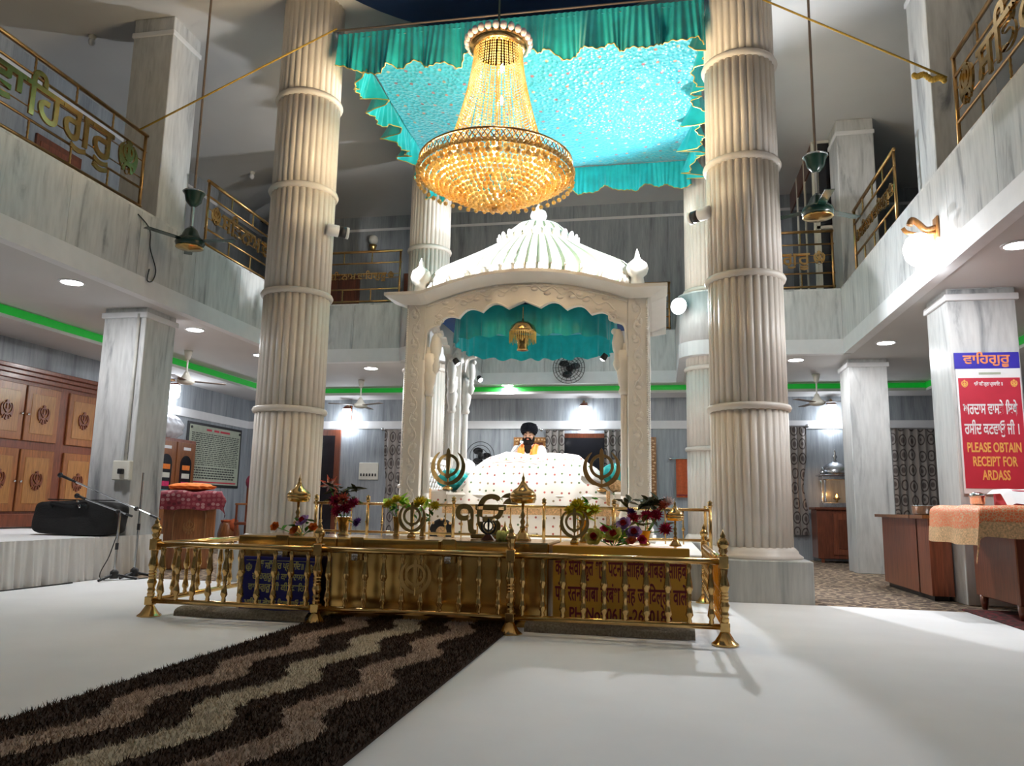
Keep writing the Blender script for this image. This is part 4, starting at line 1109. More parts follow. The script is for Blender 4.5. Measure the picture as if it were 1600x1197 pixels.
    # scarf
    for s in (-1, 1):
        pts = smooth_path([(s*.03, .13, .56), (s*.1, .06, .6), (s*.105, -.05, .57), (s*.1, -.13, .46), (s*.09, -.17, .3), (s*.09, -.185, .16)], 5)
        def fn(u, v, pts=pts, s=s):
            p = pts[int(round(v*(len(pts)-1)))]; wd = .055
            return (p.x + (u-.5)*2*wd*(1 if v > .25 else .6), p.y - .012 + .012*math.sin(u*12) - .01*abs(u-.5), p.z + (.02*(1-abs(u-.5)*2) if v < .4 else 0))
        MB().grid(fn, 14, len(pts)-1).build('scarf', MAT['orange'], t, True)
    return t
reader()
mc = thing('microphone', 'microphone on a thin stand in front of the reader', 'microphone', (-2.28, 11.56, 1.22))
MB().tube(smooth_path([(0, 0, 0), (0, 0, .35), (.04, 0, .52)]), .01, 8).build('stand', MAT['chrome'], mc, True)
MB().tube([(.04, 0, .52), (.2, .02, .72)], .013, 10).build('handle', MAT['chrome'], mc, True)
MB().ell((.215, .022, .745), (.03, .03, .033), 14, 10).build('head', MAT['steel'], mc, True)
MB().lathe([(.07, 0), (.07, .012), (.015, .02)], 20).build('base', MAT['black'], mc, True)
# ================================================================== FLOOR COVERINGS
def fsh(u, v):
    x, y = lerp(-6.86, 3.1, u), lerp(-4.8, 9.0, v)
    if u > .999 and v > .97: x += .0
    return (x, y, .012 + .004*math.sin(x*1.7+y*.6)*math.sin(y*2.3))
o = MB().grid(fsh, 60, 80).build('floor_sheet', MAT['cloth_white'], None, True)
tag(o, 'large white sheet spread over the hall floor', 'floor cloth')
tag(MB().bbox(3.13, 6.2, 1.0, 9.25, 0, .012, .004).build('red_rug', MAT['red_rug']), 'dark red patterned rug beside the cloth covered table', 'rug')
RX0, RX1, RY0, RY1 = -2.84, -1.2, -1.5, 6.5
def saw(y):
    p = ((y - 5.46)/.93) % 1.0      # left extreme at p=0
    return -1 + 2*(p/.66 if p < .66 else (1-p)/.34) if True else 0
def wave(y):
    p = ((y - 4.53)/.93) % 1.0
    k = p/.6 if p < .6 else (1-p)/.4
    return .066*math.cos(PI*(1-k))
def stripe(x, y):
    w = wave(y) + .012*math.sin(y*41+x*20)
    for x0, hw, m in ((-2.46, .1, 1), (-2.02, .105, 2), (-1.58, .1, 1)):
        if abs(x - x0 - w) < hw: return m
    return 0
rg = thing('shag_runner', 'long dark brown shag runner with three wavy beige stripes', 'rug', (0, 0, .012))
mb = MB(); nx, ny = 82, 300
mb.v = [(lerp(RX0, RX1, i/nx), lerp(RY0, RY1, j/ny), .022) for j in range(ny+1) for i in range(nx+1)]
for j in range(ny):
    for i in range(nx):
        mb.mi = stripe(lerp(RX0, RX1, (i+.5)/nx), lerp(RY0, RY1, (j+.5)/ny)); mb.add([], [(j*(nx+1)+i, j*(nx+1)+i+1, (j+1)*(nx+1)+i+1, (j+1)*(nx+1)+i)])
mb.mi = 0; mb.box(RX0, RX1, RY0, RY1, .0, .02); mb.build('backing', [MAT['pile_dk'], MAT['pile_lt'], MAT['pile_cream']], rg)
pl = MB(); rnd = random.Random(5)
for k in range(105000):
    y = RY0 + (RY1-RY0)*rnd.random(); x = lerp(RX0-.01, RX1+.01, rnd.random())
    if y < 2.2 and rnd.random() < .8: continue
    pl.mi = stripe(x, y); a = rnd.uniform(0, 6.28); l = rnd.uniform(.01, .026); dx, dy = l*math.cos(a), l*math.sin(a); w_ = .0035
    b = len(pl.v); h = rnd.uniform(.03, .048)
    pl.v += [(x - dy/l*w_, y + dx/l*w_, .02), (x + dy/l*w_, y - dx/l*w_, .02), (x+dx, y+dy, h)]
    pl.f.append((b, b+1, b+2)); pl.m.append(pl.mi)
stuff(pl.build('pile', [MAT['pile_dk'], MAT['pile_lt'], MAT['pile_cream']], rg))
def mat_roll(x0, x1, y0, y1, label):
    def fn(u, v):
        a = PI*v; x = lerp(x0, x1, u); return (x, lerp(y0, y1, (1-math.cos(a))/2) + .008*math.sin(x*9), .014 + .075*math.sin(a)**.5*(1+.06*math.sin(x*14)))
    tag(MB().grid(fn, 60, 10).build('thick_mat', MAT['roll_carpet'], None, True), label, 'mat')
mat_roll(-4.14, -2.92, 6.24, 6.5, 'thick grey-beige mat lying under the blue sign')
mat_roll(-1.08, .25, 6.3, 6.5, 'thick grey-beige mat lying along the yellow box')

# ================================================================== BRASS FENCE
fn_ = thing('brass_fence', 'low polished brass fence with turned balusters around the donation boxes', 'fence', (0, 0, .012))
FX = (-4.32, -2.8, -1.17, .46); FY, FYB = 6.17, 8.85
pm = MB(); sq = .036
pm.lathe([(.1, 0), (.1, .012), (.075, .03), (.045, .075), (.03, .1)], 24, rf=lambda a: 1-.06*abs(math.sin(a*8)))
pm.bbox(-sq, sq, -sq, sq, .095, .165, .005)
pm.lathe([(.03, .165), (.033, .19), (.026, .2), (.034, .22), (.026, .24), (.03, .25), (.04, .285), (.03, .31), (.035, .325), (.028, .335), (.036, .35), (.028, .36), (.036, .375), (.028, .385), (.034, .4), (.042, .43), (.036, .455), (.026, .5), (.032, .54), (.03, .56)], 20)
pm.bbox(-sq, sq, -sq, sq, .555, .65, .005)
POST = pm.mesh('post', MAT['brass'], 'auto')
FIN = MB().lathe([(.03, .65), (.024, .665), (.036, .685), (.028, .7), (.04, .72), (.045, .745), (.03, .77), (.018, .785), (.022, .795), (.008, .82), (.001, .84)], 18).mesh('finial', MAT['brass'], True)
BALU = MB().lathe([(0.0122, .13), (0.0195, .16), (0.0146, .18), (0.0293, .205), (0.0244, .235), (0.0134, .29), (0.0183, .3), (0.0146, .31), (0.0195, .325), (0.0146, .335), (0.0195, .35), (0.0146, .36), (0.0207, .375), (0.0305, .4), (0.0256, .43), (0.0159, .5), (0.0134, .53), (0.0220, .56), (0.0146, .58), (0.0122, .61)], 12).mesh('baluster', MAT['brass'], True)
def fpost(x, y):
    p = put('post', POST, fn_, None, T(x, y, 0)); put('finial', FIN, p)
def frail(a, c, n):
    for z, r in ((.605, .025), (.13, .022)): MB().tube([(a[0], a[1], z), (c[0], c[1], z)], r, 12).build('rail', MAT['brass'], fn_, True)
    for i in range(n):
        u = (i+.6)/(n+.2); put('baluster', BALU, fn_, None, T(lerp(a[0], c[0], u), lerp(a[1], c[1], u), 0))
for i in range(3): frail((FX[i], FY), (FX[i+1], FY), 10)
for x in (FX[0], FX[3]):
    frail((x, FY), (x, FYB), 14); fpost(x, FYB)
for x in FX: fpost(x, FY)
khanda(fn_, .29, MAT['brass'], (-1.94, FY-.045, .27), .006)

# ================================================================== DONATION BOXES
gk = thing('donation_box', 'long brass sheet donation box with padlocked lids behind the fence', 'donation box', (-2.32, 6.88, .012))
MB().bbox(-1.4, 1.4, -.36, .36, 0, .58, .01).build('body', MAT['brass_old'], gk)
for k in range(3):
    x0 = -1.41 + .94*k; MB().bbox(x0, x0+.935, -.38, .38, .575, .69, .012).build('lid', MAT['brass_old'], gk)
for x in (-.98, -.28, .55):
    h = MB().bbox(x-.06, x+.06, -.395, -.375, .5, .7, .006).build('hasp', MAT['brass_old'], gk)
    MB().bbox(x-.03, x+.03, -.43, -.395, .5, .56, .008).tube([(x-.018, -.41, .56), (x-.018, -.41, .6), (x+.018, -.41, .6), (x+.018, -.41, .56)], .006, 6).build('padlock', MAT['steel'], h, True)
yb = thing('yellow_box', 'yellow painted donation box with dark red Hindi lettering and phone number', 'donation box', (-.33, 6.86, .012))
MB().bbox(-.55, .55, -.36, .36, 0, .6, .008).build('body', MAT['yellow_box'], yb); MB().bbox(-.555, .555, -.37, .37, .605, .68, .008).build('lid', MAT['yellow_box'], yb)
def lines(parent, rows, y, mat=None):
    """rows: text, x, z, height, max width, material"""
    for s, x, z, h, wmax, m in rows:
        me = text_mesh(s, h, .0015, MAT[m], 'CENTER', .0022*h/.1); a, b_, c, d = bounds(me); k = min(1.6, wmax/(b_-a)) if wmax else 1
        put('lettering', me, parent, None, T(x - k*(a+b_)/2, y, z) @ RX(PI/2) @ Matrix.Diagonal((k, 1, 1, 1)))
lines(yb, (('कार सेवा कृत श्री पटना सािहब धोबड़ी सािहब', 0, .445, .17, 1.06, 'ink_red'), ('पंथ रतन बाबा हरबंश िसंह जी िदल्ली वाले', 0, .24, .17, 1.06, 'ink_red'), ('PH No:-0612-2640184', 0, .09, .14, .82, 'ink_red')), -.362)
bs = thing('blue_sign', 'navy blue sign board with pale yellow Gurmukhi text leaning on brass box', 'sign', (-3.24, 6.34, .09))
MB().bbox(-.35, .35, 0, .012, -.02, .44, .003, M=RX(-.08)).build('board', MAT['navy'], bs)
R8 = RX(-.08)
for s, x, z, h, wm in (('੧ਓ ਸਿਤਗੁਰ ਪ੍ਰਸਾਿਦ॥', 0, .34, .075, .44), ('ਵਾਿਹਗੁਰੂ ਜੀ ਕਾ ਖਾਲਸਾ।', 0, .25, .075, .5), ('ਵਾਿਹਗੁਰੂ ਜੀ ਕੀ ਫਤਿਹ॥', 0, .16, .075, .56), ('ਮਾਇਆ ਗੋਲਕ ਿਵਚ ਪਾਓ ਜੀ॥', 0, .03, .07, .6)):
    me = text_mesh(s, h, .001, MAT['ink_pale'], 'CENTER', .002); a, b_, c, d = bounds(me); k = wm/(b_-a)
    put('lettering', me, bs, None, R8 @ T(-k*(a+b_)/2, -.003, z) @ RX(PI/2) @ Matrix.Diagonal((k, 1, 1, 1)))
for x in (-.29, .29): put('khanda_print', text_mesh('☬', .1, .001, MAT['ink_pale'], 'CENTER'), bs, None, R8 @ T(x, -.003, .31) @ RX(PI/2))
MB().box(-.32, .32, -.003, 0, .405, .409, M=R8).build('ruled_line', MAT['ink_pale'], bs)

# ------------------------------------------------------------------ inner railing on the dais
ir = thing('inner_railing', 'slim brass railing along the dais front with knobbed balusters', 'railing', (0, 9.15, .5))
for z, r in ((.5, .018), (.16, .016)): MB().tube([(-4.25, 0, z), (.55, 0, z)], r, 8).build('rail', MAT['brass'], ir, True)
KB = MB().tube([(0, 0, .0), (0, 0, .5)], .009, 6).ell((0, 0, .28), (.02, .02, .025), 8, 6).mesh('baluster', MAT['brass'], True)
for i in range(23): put('baluster', KB, ir, None, T(-4.15 + .2*i, 0, 0))
for x in (-4.22, -3.54, -2.45, -1.35, -.53, .55):
    p = MB().tube([(x, 0, 0), (x, 0, .53)], .02, 10).lathe([(.02, .53), (.03, .55), (.02, .565), (.03, .585), (.001, .61)], 12, (x, 0, 0)).build('post', MAT['brass'], ir, True)
for z in (.5, .16): MB().tube([(.55, 0, z), (.55, 1.0, z)], .016, 8).build('side_rail', MAT['brass'], ir, True)
MB().tube([(.55, 1.0, 0), (.55, 1.0, .55)], .018, 8).build('post', MAT['brass'], ir, True)

# ================================================================== THINGS ON THE BOXES
ZT = .705
def oil_lamp(x, y, z, s, label):
    t = thing('brass_lamp', label, 'lamp', (x, y, z), 0, 'domed brass lamp stands')
    MB().lathe([(.085*s, 0), (.08*s, .015*s), (.05*s, .06*s), (.025*s, .1*s)], 20, rf=lambda a: 1-.08*abs(math.sin(a*5))).build('foot', MAT['brass'], t, True)
    MB().lathe([(.02*s, .09*s), (.03*s, .12*s), (.015*s, .14*s), (.026*s, .17*s), (.014*s, .2*s), (.025*s, .23*s), (.013*s, .26*s), (.015*s, .34*s)], 14).build('stem', MAT['brass'], t, True)
    MB().lathe([(.015*s, .335*s), (.11*s, .345*s), (.12*s, .38*s), (.125*s, .4*s)], 32).build('bowl', MAT['brass'], t, True)
    MB().lathe([(.125*s, .4*s), (.12*s, .43*s), (.09*s, .465*s), (.05*s, .49*s), (.03*s, .525*s), (.014*s, .555*s), (.016*s, .575*s), (.006*s, .6*s), (.001, .635*s)], 32).build('dome_cap', MAT['brass'], t, True)
oil_lamp(-3.34, 6.85, ZT, .88, 'domed brass lamp stand behind orange and lilac flowers on brass box')
oil_lamp(-1.2, 6.85, ZT, .95, 'tallest domed brass lamp stand in front of the sprigged cloth')
oil_lamp(.12, 6.85, ZT-.012, .62, 'small domed brass lamp stand at the end of the yellow box')
def spiky(r, n, layers, mat, name='flower'):
    mb = MB(); rd = random.Random(n*layers)
    for l in range(layers):
        tilt = lerp(.15, 1.25, l/max(1, layers-1)); k = int(n*(1-.45*l/layers)); rr = r*(1-.25*l/layers)
        for i in range(k):
            a = 2*PI*(i + .5*(l % 2))/k + rd.uniform(-.1, .1); M = RZ(a) @ RY(-tilt)
            mb.add([(0, 0, 0), (rr*.5, -rr*.13, .01), (rr, 0, rr*.12), (rr*.5, rr*.13, .01), (rr*.5, 0, -.004)], [(0, 1, 4), (1, 2, 4), (2, 3, 4), (3, 0, 4)], M)
    mb.ell((0, 0, .005), r*.14, 6, 4)
    return mb.mesh(name, MAT[mat], True)
def rose(r, mo, mi):
    mb = MB()
    for l, (n, tilt, k) in enumerate(((6, .2, 1), (5, .6, .85), (5, 1.0, .7), (4, 1.3, .5))):
        mb.mi = 0 if l < 2 else 1
        for i in range(n):
            M = RZ(2*PI*(i+.5*(l % 2))/n) @ RY(-tilt); q = r*k
            mb.add([(0, 0, 0), (q*.45, -q*.45, .0), (q*.9, -q*.3, q*.15), (q, 0, q*.1), (q*.9, q*.3, q*.15), (q*.45, q*.45, .0), (q*.5, 0, -q*.1)], [(0, 1, 6), (1, 2, 6), (2, 3, 6), (3, 4, 6), (4, 5, 6), (5, 0, 6)], M)
    return mb.mesh('flower', [MAT[mo], MAT[mi]], True)
def leafm(L, mat):
    return MB().add([(0, 0, 0), (L*.35, -L*.2, .01), (L*.75, -L*.14, .0), (L, 0, -L*.1), (L*.75, L*.14, .0), (L*.35, L*.2, .01), (L*.5, 0, -.012)], [(0, 1, 6), (1, 2, 6), (2, 3, 6), (3, 4, 6), (4, 5, 6), (5, 0, 6)]).mesh('leaf', MAT[mat], True)
def face(px, pz, yaw=0, pitch=.9): return RZ(yaw) @ RX(pitch)
def bouquet(name, label, loc, vase, flowers, leaves, vm='brass'):
    """flowers: (dx, dy, dz, mesh); leaves: (n, mesh, r, h)"""
    t = thing(name, label, 'flowers', loc); rd = random.Random(label); h0 = 0
    if vase:
        r, h = vase; h0 = h
        MB().lathe([(r*.75, 0), (r*.8, .01), (r*.6, h*.12), (r*.62, h*.3), (r*.75, h*.7), (r*.98, h*.95), (r*1.05, h), (r*.9, h*.99)], 20).build('vase', MAT[vm], t, True)
    for dx, dy, dz, me in flowers:
        MB().tube([(dx*.15, dy*.15, max(0, h0-.02)), (dx*.7, dy*.7, dz*.7+h0*.2), (dx, dy, dz)], .004, 4).build('stem', MAT['leaf'], t)
        put('flower', me, t, None, T(dx, dy, dz) @ RZ(rd.uniform(-.5, .5)) @ RX(rd.uniform(.7, 1.25)))
    for n, me, r, z in leaves:
        for i in range(n):
            a = rd.uniform(0, 6.28); q = r*rd.uniform(.2, 1)
            put('leaf', me, t, None, T(q*math.cos(a), .5*q*math.sin(a), z+rd.uniform(-.06, .06)) @ RZ(rd.uniform(0, 6.28)) @ RY(rd.uniform(-1.0, .4)))
    return t
F_lily = spiky(.11, 7, 2, 'fl_coral'); F_lw = spiky(.08, 7, 2, 'fl_white'); F_cr = spiky(.075, 14, 4, 'fl_pink'); F_co = spiky(.075, 13, 4, 'fl_coral'); F_pu = spiky(.06, 12, 3, 'fl_purple')
F_y = spiky(.095, 18, 4, 'fl_yellow'); F_ys = spiky(.065, 14, 3, 'fl_yellow'); F_w = spiky(.08, 12, 3, 'fl_white')
R_or = rose(.05, 'fl_orange', 'fl_orange'); R_li = rose(.075, 'fl_lilac', 'fl_red'); R_le = rose(.085, 'fl_lemon', 'fl_red'); R_cr = rose(.05, 'fl_pink', 'fl_red'); R_yo = rose(.05, 'fl_coral', 'fl_orange')
L_g, L_d, L_l = leafm(.1, 'leaf'), leafm(.13, 'leaf_dk'), leafm(.12, 'leaf_lime')
bouquet('flower_vase', 'brass vase of crimson and coral flowers with a tall white pink lily', (-2.9, 6.9, ZT), (.07, .17),
    ((-.15, -.02, .46, F_lily), (-.14, -.05, .45, F_lw), (-.07, -.05, .31, F_cr), (.02, -.07, .33, F_co), (.1, -.03, .29, F_cr), (.03, -.06, .24, F_cr), (-.03, -.08, .22, F_cr), (.16, -.05, .12, F_pu)),
    ((26, L_d, .16, .38), (6, L_g, .1, .3)))
bouquet('rose_bunch', 'bunch of orange and lilac artificial roses lying before the lamp stand', (-3.2, 6.66, ZT), None,
    ((-.26, 0, .07, R_or), (.02, -.02, .12, R_li), (.11, 0, .07, R_or), (-.07, .0, .04, R_or)), ((9, L_g, .16, .08),))
bouquet('flower_vase', 'brass vase of small yellow flowers with bright green leaves next to thin vase', (-2.46, 7.12, ZT), (.04, .18), ((-.08, -.02, .29, F_ys), (.0, -.03, .33, F_ys)), ((18, L_l, .12, .31), (6, L_g, .1, .3)))
bouquet('flower_vase', 'brass vase with two big yellow chrysanthemums behind the emblem stand', (-2.2, 7.12, ZT), (.04, .18), ((-.02, -.04, .3, F_y), (.12, -.03, .28, F_ys)), ((10, L_l, .14, .28), (6, L_g, .1, .2)))
bouquet('flower_vase', 'tall brass vase of pale yellow flowers topped by one green leaf, on yellow box', (-.68, 7.0, ZT-.01), (.045, .2), ((-.04, -.04, .31, F_y), (.1, -.03, .29, F_ys), (-.12, -.02, .27, F_ys), (.02, 0, .26, F_y)), ((14, L_l, .15, .28), (8, L_g, .12, .34)))
bouquet('rose_bunch', 'bunch of lemon and red roses with lilac blooms lying on yellow box', (-.4, 6.66, ZT-.012), None,
    ((-.15, -.02, .06, R_le), (.02, -.03, .08, R_le), (-.06, 0, .13, R_cr), (.1, .02, .17, R_li), (.18, .0, .1, R_li), (.24, -.03, .05, R_cr), (.16, -.05, .04, R_yo), (-.02, .03, .04, R_cr)), ((14, L_g, .22, .08), (6, L_l, .2, .06)))
bouquet('flower_vase', 'vase of dark foliage with crimson, purple and white blooms at box corner', (-.14, 7.02, ZT-.012), (.06, .12),
    ((-.12, -.04, .27, F_pu), (-.1, -.06, .22, F_cr), (.02, -.07, .24, F_cr), (.1, -.05, .25, F_cr), (.2, .0, .36, F_w), (.16, -.02, .33, F_co), (.18, -.08, .13, F_cr)), ((40, L_d, .2, .33), (10, L_d, .18, .2)), 'brass_old')
khanda_stand((-.72, 6.66, ZT-.012), .27, MAT['brass_old'], 'brass khanda emblem stand on the yellow box before the tall vase')
khanda_stand((-2.18, 6.72, ZT), .28, MAT['brass'], 'small brass emblem stand before the yellow chrysanthemums')
t = thing('ek_onkar_emblem', 'large brass Ek Onkar emblem standing on the brass box', 'emblem', (-1.55, 7.05, ZT))
me = text_mesh('ੴ', .42, .012, MAT['brass_old'], 'CENTER', .008); a, b_, c, d = bounds(me)
put('symbol', me, t, None, T(-(a+b_)/2, 0, .03-c) @ RX(PI/2)); MB().bbox(-.16, .16, -.05, .05, 0, .04, .008).build('base', MAT['brass_old'], t)
t = thing('khanda_ornament', 'small black khanda ornament on a brown wooden foot', 'ornament', (-1.48, 6.72, ZT))
MB().add([(-.06, -.03, 0), (.06, -.03, 0), (.06, .03, 0), (-.06, .03, 0), (-.02, -.015, .05), (.02, -.015, .05), (.02, .015, .05), (-.02, .015, .05)], [(0,3,2,1),(4,5,6,7),(0,1,5,4),(1,2,6,5),(2,3,7,6),(3,0,4,7)]).build('foot', MAT['wood_dk'], t)
khanda(t, .15, MAT['black'], (0, 0, .04), .005)
t = thing('lotus_candle', 'pale green lotus candle with gold tip beside the tallest lamp', 'candle', (-1.33, 6.7, ZT))
for k in range(8): MB().ell((.05*math.cos(k*PI/4), .05*math.sin(k*PI/4), .04), (.028, .028, .05), 8, 6).build('petal', MAT['fl_lemon'], t, True)
MB().lathe([(.05, .04), (.04, .08), (.012, .13), (.001, .17)], 14).build('tip', MAT['brass'], t, True)
def kettle_drum(x, y, z, r, label, m1, m2):
    t = thing('kettle_drum', label, 'drum', (x, y, z)); A = T(0, 0, r) @ RX(PI/2)
    MB().lathe([(.001, -.2), (r*.5, -.18), (r*.85, -.1), (r, 0)], 28, M=A).build('shell', m2, t, True)
    MB().lathe([(r*1.02, -.02), (r*1.06, .0), (r*1.0, .02), (r*.86, .02)], 28, M=A).build('rim', MAT['black'], t, True)
    MB().lathe([(.001, .022), (r*.88, .018)], 28, M=A).build('skin', m1, t)
    for k in range(8): MB().ell((r*1.0*math.cos(k*PI/4), r*1.0*math.sin(k*PI/4), .02), .02, 8, 6, M=A).build('tension_stud', m1, t, True)
kettle_drum(-2.76, 9.75, .5, .16, 'gold faced drum with studs behind slim railing left of throne', MAT['gold_cloth'], MAT['black'])
kettle_drum(-.55, 9.75, .5, .15, 'silver faced drum behind slim railing beneath copper khanda', MAT['steel'], MAT['black'])
t = thing('pedestal_fan', 'dark wire pedestal fan behind the white book mound', 'fan', (-2.98, 12.85, .5))
MB().tube([(0, 0, 0), (0, 0, 1.1)], .02, 8).lathe([(.18, 0), (.18, .02), (.03, .05)], 20).build('stand', MAT['black'], t, True)
for r in (.24, .18, .12, .06): MB().tube([(r*math.cos(2*PI*k/32), -.1, 1.33 + r*math.sin(2*PI*k/32)) for k in range(32)], .006, 5, True).build('guard_ring', MAT['black'], t, True)
for k in range(3): MB().ell((.1*math.cos(k*2.09), -.06, 1.33+.1*math.sin(k*2.09)), (.09, .01, .06), 10, 6).build('blade', MAT['glass_dark'], t, True)
MB().tube([(0, .08, 1.33), (0, -.08, 1.33)], .05, 12).build('motor', MAT['black'], t, True)
# ================================================================== STAGE AND LEFT AISLE
SX, SZ = -6.9, .52
st = thing('stage', 'low stage covered in white with a gathered cloth skirt', 'stage', (0, 0, 0))
MB().prism([(XL+.02, 1.5), (SX-.03, 1.5), (SX-.03, 9.98), (-6.98, 9.98), (-6.98, 9.33), (-7.68, 9.33), (-7.68, 10.6), (XL+.02, 10.6)], 0, SZ, 'xy').build('top_cover', MAT['cloth_white'], st)
def skf(u, v):
    y = lerp(1.5, 10.0, u); return (SX + (.02+.03*v)*(math.sin(y*47)*.5+math.sin(y*78+1)*.35+math.sin(y*19)*.3) + .03*v, y, SZ+.004-(SZ-.012)*v)
MB().grid(skf, 1100, 6).build('skirt', MAT['cloth_skirt'], st, True)
def bagf(u, v):
    a = 2*PI*u; c, s = math.cos(a), math.sin(a); p = 5.0; r = (abs(c)**p + abs(s)**p)**(-1/p)
    b = max(-1, min(1, 2*v-1)); k = (1-abs(b)**6)**(1/6)*(1+.02*math.sin(a*5+v*6)); return (.6*r*c*k, .22*r*s*k, .23+.23*b*(1-.06*math.sin(a*2+1)) - .02*(1-c*c)*(v > .5))
bg_ = thing('duffel_bag', 'large black canvas duffel bag on the white stage', 'bag', (-7.46, 9.05, SZ))
MB().grid(bagf, 64, 24, cu=True).build('body', MAT['bag'], bg_, True)
MB().tube([(-.5, -.02, .458), (.5, -.02, .458)], .008, 6).build('zip', MAT['black'], bg_)
MB().tube(smooth_path([(.02, -.12, .44), (.1, -.2, .43), (.16, -.22, .36)]), .016, 6).build('zip_pull', MAT['steel'], bg_, True)
MB().tube(smooth_path([(-.25, -.21, .35), (-.25, -.24, .42), (0, -.25, .4), (.25, -.24, .42), (.25, -.21, .35)]), .018, 6).build('strap', MAT['bag'], bg_, True)
# wall cabinet with carved khandas
wc = thing('carved_cabinet', 'long polished wooden wall cabinet with carved khanda doors above the stage', 'cabinet', (-9.75, 0, 0))
MB().bbox(-.24, 0, 7.4, 12.75, SZ+.02, 2.96, .01).build('body', MAT['wood_dk'], wc)
for k, (z0, z1, d) in enumerate(((2.8, 2.88, .03), (2.88, 2.95, .06), (2.95, 3.02, .09))): MB().bbox(-.24, d, 7.4-d, 12.75+d, z0, z1, .01).build('cornice', MAT['wood_dk'], wc)
MB().bbox(-.1, .04, 7.4, 12.75, SZ+.02, .74, .01).build('base_board', MAT['wood_dk'], wc)
kw = text_mesh('☬', .42, .012, MAT['wood_dk'], 'CENTER'); ka, kb_, kc, kd = bounds(kw)
for y0 in (8.06, 8.77, 9.65, 10.37, 11.26, 11.98):
    for z0, z1 in ((.78, 1.74), (1.87, 2.74)):
        d = MB().bbox(0, .035, y0, y0+.68, z0, z1, .008).build('door', MAT['wood'], wc)
        MB().bbox(.03, .042, y0+.1, y0+.58, z0+.12, z1-.12, .004).build('panel', MAT['wood_lt'], d)
        put('khanda_relief', kw, d, None, T(.05, y0+.34, (z0+z1)/2-(kc+kd)/2) @ RZ(PI/2) @ RX(PI/2) @ T(-(ka+kb_)/2, 0, 0))
        kx = y0+.64 if y0 in (8.06, 9.65, 11.26) else y0+.04
        MB().ell((.055, kx, (z0+z1)/2-.02), .02, 10, 8).build('knob', MAT['steel'], d, True)
# microphones on stands
def mic_stand(loc, pole_h, pivot, head, tail, label):
    t = thing('microphone_stand', label, 'microphone', loc, 0, 'boom microphones by the stage'); L0 = Vector(loc)
    for k in range(3):
        a = k*2*PI/3+.5; MB().tube([(0, 0, .07), (.26*math.cos(a), .26*math.sin(a), .014)], .016, 8).build('leg', MAT['black'], t)
    MB().lathe([(.05, .02), (.05, .1), (.02, .13)], 14).build('hub', MAT['black'], t, True)
    MB().tube([(0, 0, .1), (0, 0, pole_h)], .013, 8).build('pole', MAT['chrome'], t)
    MB().tube([(0, 0, pole_h*.45), (0, 0, pole_h*.45+.08)], .02, 8).build('clutch', MAT['black'], t)
    p, h, e = (Vector(q)-L0 for q in (pivot, head, tail))
    MB().tube([h + (e-h)*.14, e], .011, 8).build('boom', MAT['chrome'], t)
    MB().ell(tuple(p), .03, 10, 8).build('pivot', MAT['black'], t, True)
    d = (h-e).normalized(); MB().tube([h + (e-h)*.16, h + (e-h)*.03], [.014, .02], 10).build('handle', MAT['black'], t, True)
    MB().ell(tuple(h), .034, 12, 8).build('head', MAT['glass_dark'], t, True)
    MB().tube([e - (e-h)*.1, e], .015, 8).build('counterweight', MAT['black'], t)
mic_stand((-6.62, 8.7, .012), .82, (-6.66, 8.72, .84), (-7.34, 8.8, 1.03), (-6.45, 8.7, .79), 'lower boom microphone on short stand in front of the black bag')
mic_stand((-6.6, 9.05, .012), 1.33, (-6.62, 9.0, .88), (-7.62, 8.8, 1.29), (-6.3, 9.05, .75), 'upper boom microphone on tall pole beside the skirted stage')
cord('cable', smooth_path([(-6.78, 8.2, .02), (-6.8, 7.6, .02), (-6.82, 6.9, .02), (-6.6, 6.4, .02), (-6.7, 5.6, .02)]), .008, MAT['cable'], 'black cable running along the foot of the stage skirt', 'cable')
cord('cable', smooth_path([(-6.62, 8.7, .6), (-6.75, 8.75, .3), (-6.72, 8.6, .03), (-6.4, 8.9, .02), (-6.45, 9.2, .02)]), .007, MAT['cable'], 'thin black cable looping down from lower boom microphone', 'cable')
# lectern
lc = thing('lectern', 'wooden lectern with carved arch and khanda, draped in maroon and orange cloth', 'lectern', (-6.98, 10.75, 0), .55)
MB().bbox(-.36, .36, -.28, .28, 0, 1.08, .015).build('body', MAT['wood'], lc)
MB().bbox(-.42, .42, -.33, .33, 1.08, 1.12, .01).build('top', MAT['wood_dk'], lc)
ap = [(-.22, -.29, .3)] + [(.22*math.cos(PI - PI*k/16), -.29, .75+.22*math.sin(PI - PI*k/16)) for k in range(17)] + [(.22, -.29, .3)]
MB().tube(ap, .008, 6).build('arch_moulding', MAT['wood_lt'], lc); put('khanda_relief', text_mesh('☬', .3, .008, MAT['wood_lt'], 'CENTER'), lc, None, T(0, -.285, .5) @ RX(PI/2))
def drp(u, v):
    x, y = lerp(-.62, .56, u), lerp(-.52, .36, v); ex = max(0, abs(x)-.43); ey = max(0, -.34-y); z = 1.135 - ex*1.6 - ey*1.5 + .012*math.sin(x*15+y*8) - .25*max(0, -x-.35)*(1 if y < 0 else 0)
    return (max(-.47, min(.47, x)) - .02*math.sin(z*30), max(-.37, y), z)
lcc = tag(MB().grid(drp, 44, 30, M=T(-6.98, 10.75, 0) @ RZ(.55)).build('lectern_cloth', MAT['maroon_print'], None, True), 'maroon patterned cloth hanging over the lectern top', 'cloth')
bundle('folded_cloth', 'bright orange cloth folded on top of the lectern', (-6.98, 10.72, 1.14), (.34, .22, .06), MAT['orange'], 7)
